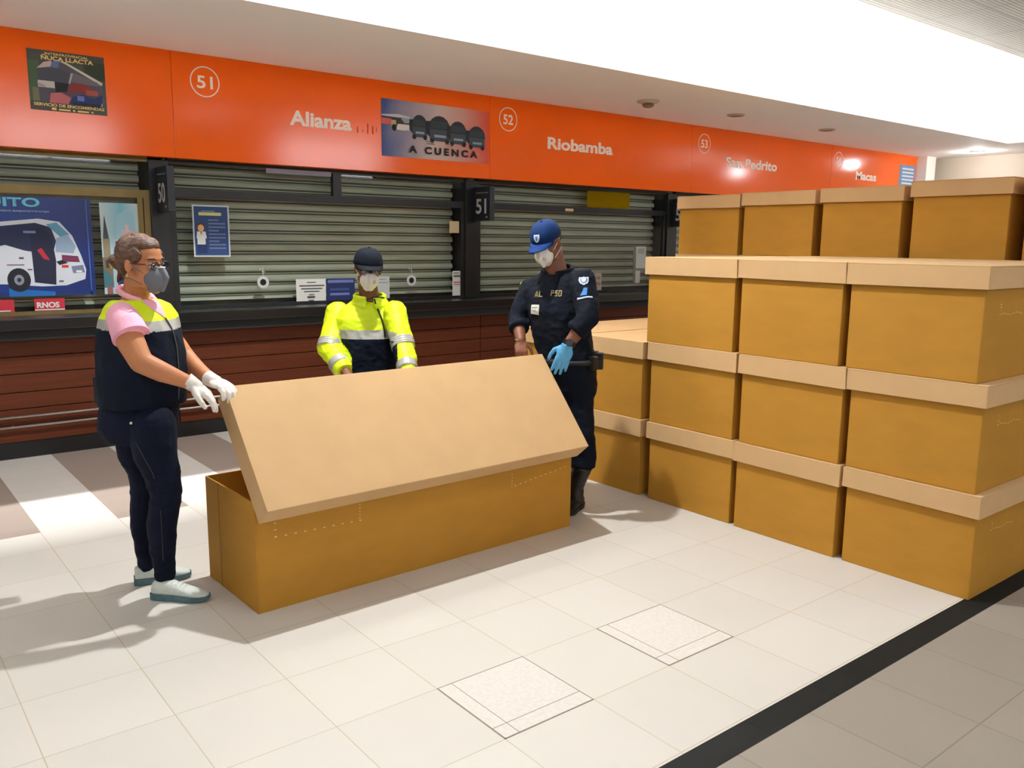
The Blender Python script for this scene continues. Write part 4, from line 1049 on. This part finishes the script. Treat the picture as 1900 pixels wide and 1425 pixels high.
    for (hl, tt) in (((1.015, 3.835, 0), (1.205, 3.650, 0)), ((.990, 4.045, 0), (1.235, 3.985, 0))):
        g = bpy.data.objects.new('shoe', None); COL.objects.link(g); g.parent = e
        g.location = V(hl)-e.location
        shoe(g, hl, tt, M_shoe, M_sole, M_lace)
    for nm, wr, dd, nn, th_, cu in (('glove', wrR, hd, (0, -.2, 1), 1, (.25, .25, .3, .35)), ('glove', wrL, hd2, (-.1, .1, 1), -1, (.4, .45, .5, .5))):
        b = Blob(); hand(b, wr, dd, nn, th_, cu, k=1.0, fat=1.2)
        b.chain([(V(wr)-V(dd).normalized()*.028, .034), (V(wr)+V(dd).normalized()*.02, .030)], c0=False)
        b.build(nm, mat('white_latex_glove', lin(226, 218, 210), .5, var=.05, scale=30, bump=.3, bscale=60), e, voxel=.0038, smooth=2, fold=lambda p: .0015*noise.noise(p*45))
woman()

def decal(name, target, c, X, Y, items, parent, lift=.0025, step=.0006, mats=None):
    """flat patch pieces laid onto the surface of a garment"""
    inv = parent_matrix(target).inverted(); mw = parent_matrix(target)
    X = V(X).normalized(); Y = V(Y).normalized(); ms = []; out = bmesh.new()
    for k, (poly, m) in enumerate(items):
        if m not in ms: ms.append(m)
        bm = bmesh.new(); cx_ = sum(p[0] for p in poly)/len(poly); cy_ = sum(p[1] for p in poly)/len(poly)
        cv = bm.verts.new((cx_, cy_, 0)); ring = [bm.verts.new((p[0], p[1], 0)) for p in poly]
        for i in range(len(ring)): bm.faces.new((cv, ring[i], ring[(i+1)%len(ring)]))
        if max(abs(p[0]-cx_)+abs(p[1]-cy_) for p in poly) > .015: bmesh.ops.subdivide_edges(bm, edges=bm.edges[:], cuts=3, use_grid_fill=True)
        vm = {}
        for v in bm.verts:
            p = V(c)+X*v.co.x+Y*v.co.y
            ok, loc, nor, _i = target.closest_point_on_mesh(inv @ p)
            vm[v] = out.verts.new(mw @ loc + (mw.to_3x3() @ nor).normalized()*(lift+step*k))
        for f in bm.faces:
            g = out.faces.new([vm[v] for v in f.verts]); g.material_index = ms.index(m)
        bm.free()
    return link(name, bm_mesh(out), ms, parent)
SHIELD = [(-.5, .5), (-.2, .42), (0, .5), (.2, .42), (.5, .5), (.48, 0), (.3, -.35), (0, -.55), (-.3, -.35), (-.48, 0)]
def shield(sx, sy, ox=0, oy=0): return [(x*sx+ox, y*sy+oy) for x, y in SHIELD]

# ---------------------------------------------------------------- man in the yellow jacket, behind the box
def yellow_man():
    e = empty('person', (2.56, 4.70, 0), 'man in dark cap, white mask and yellow and navy reflective jacket behind the box', 'person')
    fwd = V((-.48, -.875, 0)).normalized(); rt = fwd.cross(V((0, 0, 1)))
    H = Head(at(683, 500, 5.12), (-.34, -.92, -.16), tilt=math.radians(-3), k=1.0)
    nb = at(686, 558, 5.20)
    shR, elR, wrR = at(626, 582, 5.25), at(611, 648, 5.13), at(648, 700, 4.95)
    shL, elL, wrL = at(733, 579, 5.12), at(749, 646, 5.02), at(760, 708, 4.84)
    P = lambda x, y, D=5.2: at(x, y, D)
    b = Blob(); H.into(b)
    b.chain([(H.p(-.025, -.06, 0), .056), (nb, .060), (P(686, 580), .08)])
    b.loft([(P(684, 572), rt*.14, fwd*.07), (P(684, 600), rt*.17, fwd*.11), (P(684, 650, 5.22), rt*.15, fwd*.11), (P(685, 700, 5.25), rt*.15, fwd*.11), (P(686, 745, 5.28), rt*.16, fwd*.115)])
    b.chain([(shR, .060), (elR, .045), (wrR, .029)]); b.chain([(shL, .060), (elL, .045), (wrL, .029)])
    fR, fL = V((2.47, 4.85, .09)), V((2.68, 4.70, .09))
    hR, hL = P(668, 745, 5.30), P(704, 745, 5.25)
    kR, kL = (hR+fR)/2+fwd*.03, (hL+fL)/2+fwd*.03
    b.chain([(hR, .085), (kR, .055), (fR, .036)]); b.chain([(hL, .085), (kL, .055), (fL, .036)])
    hand(b, wrR, (fwd+V((0, 0, -.6))), (0, 0, 1), 1, k=1.0); hand(b, wrL, (fwd+V((0, 0, -.6))), (0, 0, 1), -1, k=1.0)
    b.build('body', SKIN_M, e, voxel=.006, smooth=3)
    H.eyes(e); H.glasses(e)
    H.mask(e, mat('white_mask', lin(226, 222, 216), .8, var=.03, scale=20), -1, 1.05)
    H.cap(e, mat('dark_navy_cap', lin(8, 17, 30), .85, spec=.2, var=.1, scale=30), mat('dark_navy_brim', lin(8, 14, 22), .85, spec=.2))
    b = Blob(); H.e(b, -.035, .015, 0, .078, .05, .079)
    b.build('hair', M_blackhair, e, voxel=.006, smooth=3)
    # trousers
    b = Blob(); b.loft([(P(685, 715, 5.25), rt*.165, fwd*.12), (P(686, 750, 5.28), rt*.175, fwd*.13), (P(686, 775, 5.29), rt*.16, fwd*.12)])
    b.chain([(hR, .10), (kR, .075), (fR+V((0, 0, -.02)), .062)], c1=False); b.chain([(hL, .10), (kL, .075), (fL+V((0, 0, -.02)), .062)], c1=False)
    b.build('trousers', M_navy, e, voxel=.008, smooth=4, fold=cloth_fold(.005, (8, 8, 10), 2))
    for f in (fR, fL):
        g = bpy.data.objects.new('shoe', None); COL.objects.link(g); g.parent = e
        hl = V((f.x, f.y, 0))-fwd*.07; g.location = hl-e.location
        shoe(g, hl, hl+fwd*.28, C(26, 24, 24, .4), C(14, 14, 14, .6), None, w=.10)
    # jacket
    b = Blob()
    b.loft([(P(686, 560), rt*.105, fwd*.080), (P(685, 570), rt*.155, fwd*.10), (P(684, 590), rt*.195, fwd*.125), (P(684, 622, 5.21), rt*.190, fwd*.140), (P(684, 660, 5.23), rt*.182, fwd*.148), (P(685, 700, 5.25), rt*.180, fwd*.148), (P(686, 735, 5.27), rt*.180, fwd*.145)])
    wmR, wmL = elR.lerp(wrR, .80), elL.lerp(wrL, .80)
    b.chain([(shR, .072), (shR.lerp(elR, .5), .073), (elR, .070), (elR.lerp(wrR, .4), .064), (wmR, .052)], c1=False)
    b.chain([(shL, .068), (shL.lerp(elL, .5), .068), (elL, .064), (elL.lerp(wrL, .4), .060), (wmL, .050)], c1=False)
    zs1, zs2 = P(684, 613, 5.08).z, P(684, 629, 5.08).z
    def pick(p):
        dR = min(seg_dist(p, shR, elR), seg_dist(p, elR, wrR)); dL = min(seg_dist(p, shL, elL), seg_dist(p, elL, wrL))
        q = (p-P(684, 640, 5.2)).dot(rt)
        if abs(q) > .178 or dR < .086 and p.dot(fwd) > elR.dot(fwd)-.02 and abs(q) > .1: return 0
        if min(dR, dL) < .080 and abs(q) > .162: return 0
        return 0 if p.z > zs1 else (1 if p.z > zs2 else 2)
    f1 = cloth_fold(.009, (6, 6, 4), 11); f2 = cloth_fold(.004, (16, 16, 22), 4)
    jk = b.build('jacket', [M_yellow, M_silver, M_navy], e, voxel=.006, smooth=4, fold=lambda p: f1(p)+f2(p), pick=pick)
    # stand-up collar, open at the front
    b = Blob(); pts = []
    for i in range(19):
        a = math.radians(22+316*i/18)
        pts.append((nb+fwd*(.012+.082*math.cos(a))+rt*(.088*math.sin(a))+V((0, 0, .030-.012*math.cos(a))), .014))
    b.chain(pts, seg=8); b.chain([(p+V((0, 0, -.022)), r_+.002) for p, r_ in pts], seg=8); b.chain([(p+V((0, 0, -.048))+(p-nb).normalized()*.01, r_+.006) for p, r_ in pts], seg=8)
    b.build('collar', M_yellow, jk, voxel=.005, smooth=2)
    def on(px, py, off=.004):
        inv = parent_matrix(jk).inverted(); mw = parent_matrix(jk)
        o_, d_ = V((0, 0, CAM_H)), (at(px, py, 1)-V((0, 0, CAM_H))).normalized()
        ok, loc, nor, i_ = jk.ray_cast(inv @ o_, inv.to_3x3() @ d_)
        return (mw @ loc)+(mw.to_3x3() @ nor)*off if ok else at(px, py, 5.05)
    bpy.context.view_layer.update()
    tube('zip', [on(*q) for q in ((695, 556), (697, 566), (702, 578), (707, 590), (711, 602), (713, 614), (714, 626))], .0055, C(18, 20, 20, .4), jk, 6)
    tube('zip_pull', [on(*q) for q in ((680, 556), (688, 553), (696, 551), (704, 551), (713, 553))], .0055, C(18, 20, 20, .4), jk, 6)
    for a, b_, t, r_ in ((shR, elR, .90, .0765), (elR, wrR, .55, .065), (shL, elL, .88, .071), (elL, wrL, .58, .061)):
        c = a.lerp(b_, t); d = (b_-a).normalized()
        bm = bmesh.new(); n = 10
        pts = [c+d*(.05*(i/n-.5)) for i in range(n+1)]
        tube_into(bm, pts, [r_+.0015*math.sin(i*2.1) for i in range(n+1)], 28)
        link('reflective_band', bm_mesh(bm), M_silver, jk, smooth=True)
yellow_man()

# ---------------------------------------------------------------- uniformed officer, right end of the box
def officer():
    e = empty('person', (3.40, 3.66, 0), 'man in blue cap, white mask and navy uniform wearing one blue glove', 'person')
    fwd = V((-.94, -.34, 0)).normalized(); rt = fwd.cross(V((0, 0, 1)))
    H = Head(at(1014, 450, 4.98), (-.90, -.36, -.50), tilt=math.radians(4), k=1.0)
    P = lambda x, y, D: at(x, y, D+.10)
    nb = P(1034, 508, 4.95)
    shR, elR, wrR = P(984, 538, 5.06), P(961, 592, 5.04), P(966, 632, 4.92)
    shL, elL, wrL = at(1080, 520, 4.88), at(1091, 590, 4.78), at(1053, 641, 4.80)
    b = Blob(); H.into(b)
    b.chain([(H.p(-.035, -.06, 0), .058), (nb, .066), (P(1034, 528, 4.95), .085)])
    b.loft([(P(1034, 522, 4.95), rt*.14, fwd*.075), (P(1034, 560, 4.95), rt*.17, fwd*.115), (P(1040, 620, 4.97), rt*.155, fwd*.115), (P(1058, 690, 5.0), rt*.16, fwd*.12)])
    b.chain([(shR, .060), (elR, .046), (wrR, .030)]); b.chain([(shL, .060), (elL, .048), (at(1072, 616, 4.79), .040), (wrL, .030)])
    hR, hL = P(1052, 705, 5.07), P(1074, 702, 4.97)
    aR, aL = V((3.46, 3.90, .10)), V((3.42, 3.64, .10))
    kR, kL = (hR+aR)/2+fwd*.02, P(1078, 800, 4.97)
    b.chain([(hR, .07), (kR, .055), (aR, .036)]); b.chain([(hL, .065), (P(1076, 755, 4.98), .055), (kL, .052), (aL, .036)])
    hdR = (at(968, 668, 4.96)-wrR).normalized()
    hand(b, wrR, hdR, (-.6, -.6, .4), -1, (.5, .6, .65, .7), k=.95, fat=1.05, tcurl=.5)
    hdL = (at(1026, 716, 4.83)-wrL).normalized()
    hand(b, wrL, hdL, (-.6, -.75, .2), 1, (.10, .12, .14, .20), k=1.04, fat=.80)
    b.build('body', SKIN_M, e, voxel=.0055, smooth=3)
    H.eyes(e)
    H.mask(e, mat('white_mask', lin(226, 222, 216), .8), -1, 1.08)
    cap = H.cap(e, mat('royal_blue_cap', lin(9, 40, 84), .85, spec=.2, var=.08, scale=30), mat('royal_blue_brim', lin(9, 46, 104), .8, spec=.2))
    bpy.context.view_layer.update()
    decal('emblem', cap, H.p(.095, .075, 0), -H.r, H.u, [(shield(.040, .052), C(205, 220, 235)), (shield(.026, .034), C(150, 170, 200)), (rect(-.004, -.014, .004, .014), C(60, 90, 140))], cap)
    b = Blob(); H.e(b, -.040, .012, 0, .074, .05, .079); b.build('hair', M_blackhair, e, voxel=.006, smooth=3)
    M_uni = mat('navy_uniform', lin(5, 12, 26), .85, spec=0.2, var=.2, scale=10, bump=.2, bscale=50)
    # trousers tucked into boots
    b = Blob(); b.loft([(P(1052, 655, 4.98), rt*.160, fwd*.125), (P(1058, 690, 5.0), rt*.162, fwd*.128), (P(1060, 720, 5.01), rt*.155, fwd*.12), (P(1062, 745, 5.01), rt*.12, fwd*.09)])
    b.chain([(hR, .092), (kR, .080), (aR+V((0, 0, .22)), .082)], c1=True)
    b.chain([(hL, .092), (P(1074, 755, 4.98), .086), (kL, .080), (at(1081, 848, 5.10), .082), (at(1081, 868, 5.10), .074)], c1=False)
    f3 = cloth_fold(.007, (7, 7, 12), 8)
    tr = b.build('trousers', M_uni, e, voxel=.0065, smooth=4, fold=f3)
    # cargo pocket
    # boots
    M_boot = C(13, 13, 15, .32)
    for a_, dirv in ((aL, V((-.70, -.30, 0))), (aR, V((-.5, .35, 0)))):
        g = bpy.data.objects.new('boot', None); COL.objects.link(g); g.parent = e
        d = V(dirv).normalized(); hl = V((a_.x, a_.y, 0))-d*.075; g.location = hl-e.location
        L_ = .25
        shoe(g, hl, hl+d*L_, M_boot, C(9, 9, 9, .6), C(22, 22, 24), w=.098, h=.09)
        tp = at(1081, 862, 5.10) if a_ is aL else V((a_.x, a_.y, .36))
        b = Blob(); b.chain([(V((a_.x, a_.y, .07)), .048), (V((a_.x, a_.y, .15)), .050), (tp, .064)], c1=False)
        b.build('shaft', M_boot, g, voxel=.006, smooth=3, fold=cloth_fold(.003, (8, 8, 30), 1))
    # shirt jacket with rolled sleeves
    b = Blob()
    b.loft([(P(1034, 508, 4.95), rt*.105, fwd*.085), (P(1033, 518, 4.95), rt*.160, fwd*.105), (P(1032, 540, 4.95), rt*.198, fwd*.125), (P(1034, 575, 4.95), rt*.192, fwd*.138), (P(1042, 620, 4.97), rt*.178, fwd*.136), (P(1050, 655, 4.985), rt*.176, fwd*.134), (P(1054, 668, 4.99), rt*.174, fwd*.132)])
    eR2, eL2 = elR.lerp(wrR, .45), at(1068, 614, 4.785)
    b.chain([(shR, .072), (shR.lerp(elR, .5), .066), (elR, .060), (eR2, .055)], c1=False)
    b.chain([(shL, .076), (shL.lerp(elL, .5), .072), (elL, .062), (eL2, .054)], c1=False)
    g1 = cloth_fold(.008, (6, 6, 5), 21); g2 = cloth_fold(.004, (15, 15, 18), 9)
    jk = b.build('uniform_shirt', M_uni, e, voxel=.006, smooth=4, fold=lambda p: g1(p)+g2(p))
    for c0, c1, r_ in ((eR2, elR, .055), (eL2, elL, .054)):
        d = (c0-c1).normalized(); bm = bmesh.new(); tube_into(bm, [c0-d*.035, c0-d*.01, c0+d*.008], [r_+.004, r_+.009, r_+.002], 26)
        link('rolled_cuff', bm_mesh(bm), M_uni, jk, smooth=True)
    b = Blob(); pts = []
    for i in range(17):
        a = math.radians(28+304*i/16)
        pts.append((nb+fwd*(.0+.085*math.cos(a))+rt*(.086*math.sin(a))+V((0, 0, .026-.022*math.cos(a))), .013))
    b.chain(pts, seg=8); b.chain([(p+V((0, 0, -.026))+(p-nb).normalized()*.008, r_+.003) for p, r_ in pts], seg=8)
    for d in (-1, 1): b.chain([(nb+fwd*.075+rt*(d*.045)+V((0, 0, .0)), .014), (nb+fwd*.120+rt*(d*.060)+V((0, 0, -.050)), .008)], seg=8)
    b.build('collar', M_uni, jk, voxel=.005, smooth=2)
    # duty belt with pouches
    b = Blob()
    bc = P(1056, 668, 4.99); pts = [(bc+fwd*(.140*math.cos(a))+rt*(.180*math.sin(a)), .018) for a in [2*PI*i/28 for i in range(29)]]
    b.chain(pts, seg=8); belt = b.build('duty_belt', C(9, 9, 11, .7), e, voxel=.006, smooth=2)
    for a, w_, h_ in ((-2.05, .026, .05), (-2.6, .03, .05), (-1.3, .022, .040)):
        c = bc+fwd*(.155*math.cos(a))+rt*(.188*math.sin(a))
        bm = bmesh.new(); bx(bm, -w_, w_, -.022, .022, -h_, h_, bevel=.008); me = bm_mesh(bm)
        me.transform(Matrix.Translation(c) @ Matrix.Rotation(math.atan2((c-bc).y, (c-bc).x)+PI/2, 4, 'Z'))
        link('belt_pouch', me, C(12, 13, 15, .45), belt)
    bm = bmesh.new(); d = hdL; c = wrL.lerp(elL, .10)
    tube_into(bm, [c-d*.014, c+d*.014], [.037, .036], 22); wt = link('watch', bm_mesh(bm), C(20, 20, 24, .3), e, smooth=False)
    nn = (V((0, 0, CAM_H))-c).normalized()
    bm = bmesh.new(); disc_solid(bm, c+nn*.032, nn, .021, .010, 20); link('watch_face', bm_mesh(bm), C(60, 62, 70, .2), wt)
    tube('wristwatch_band', [wrR+(elR-wrR).normalized()*.01+V((x_, y_, 0)) for x_, y_ in [(.031*math.cos(a), .031*math.sin(a)) for a in [2*PI*i/16 for i in range(17)]]], .004, M_steel, e, 6)
    # blue glove
    b = Blob(); hand(b, wrL, hdL, (-.6, -.75, .2), 1, (.10, .12, .14, .20), k=1.10, fat=1.05)
    b.chain([(wrL-hdL*.004, .036), (wrL+hdL*.02, .030)], c0=False)
    b.build('glove', mat('blue_nitrile_glove', lin(84, 160, 208), .45, var=.06, scale=30, bump=.3, bscale=60), e, voxel=.0036, smooth=2, fold=lambda p: .0014*noise.noise(p*45))
    # badges and lettering on the uniform
    bpy.context.view_layer.update()
    inv = parent_matrix(jk).inverted(); mw = parent_matrix(jk)
    def hit(px, py):
        o_, d_ = V((0, 0, CAM_H)), (at(px, py, 1)-V((0, 0, CAM_H))).normalized()
        ok, loc, nor, i_ = jk.ray_cast(inv @ o_, inv.to_3x3() @ d_)
        return mw @ loc if ok else at(px, py, 4.85)
    ss = .0031; GOLD = C(140, 128, 84); ICE = C(190, 205, 225)
    X = (-rt+RT*.3).normalized(); Z = V((0, 0, 1))
    decal('name_tag', jk, hit(992, 574), X, Z, [(rect(-.036, -.028, .036, .028), C(214, 216, 205)), (rect(-.028, .006, .028, .014), C(150, 152, 150)), (rect(-.028, -.010, .02, -.004), C(160, 160, 158))], jk, lift=.004)
    def letters(name, px, py, polys, m): decal(name, jk, hit(px, py), X, Z, [(q, m) for q in polys], jk, lift=.003, step=0)
    letters('lettering_left', 999, 546, [[(-.028, -.018), (-.020, .018), (-.014, .018), (-.021, -.018)], [(-.014, .018), (-.008, .018), (.000, -.018), (-.007, -.018)], rect(-.021, -.008, -.007, -.003), rect(.006, -.018, .013, .018), rect(.013, -.018, .028, -.011)], GOLD)
    letters('lettering_right', 1032, 544, [rect(-.032, -.02, -.026, .02), rect(-.026, .013, -.012, .02), rect(-.026, -.002, -.012, .004), rect(-.018, .0, -.012, .018), rect(-.006, .013, .010, .02), rect(-.006, -.003, .010, .004), rect(-.006, .0, 0, .018), rect(.004, -.02, .010, .0), rect(-.006, -.02, .010, -.013), rect(.016, -.02, .022, .02), rect(.022, .013, .032, .02), rect(.022, -.02, .032, -.013), rect(.030, -.016, .036, .016)], GOLD)
    XA = (RT*1.0).normalized()
    decal('arm_crest', jk, hit(1083, 520), XA, Z, [(shield(.062, .062), ICE), (shield(.044, .044), C(120, 130, 155)), (shield(.024, .026), C(210, 218, 235))], jk, lift=.003)
    decal('arm_patch', jk, hit(1084, 541), XA, Z, [([(-.020, -.026), (.014, -.026), (.018, .026), (-.004, .026)], C(52, 120, 190)), (rect(-.040, -.046, .036, -.034), ICE)], jk, lift=.003)
    decal('shoulder_mark', jk, hit(968, 524), XA, Z, [([(-.014, .018), (.002, .022), (.016, -.016), (.002, -.022)], C(206, 196, 60))], jk, lift=.003)
officer()
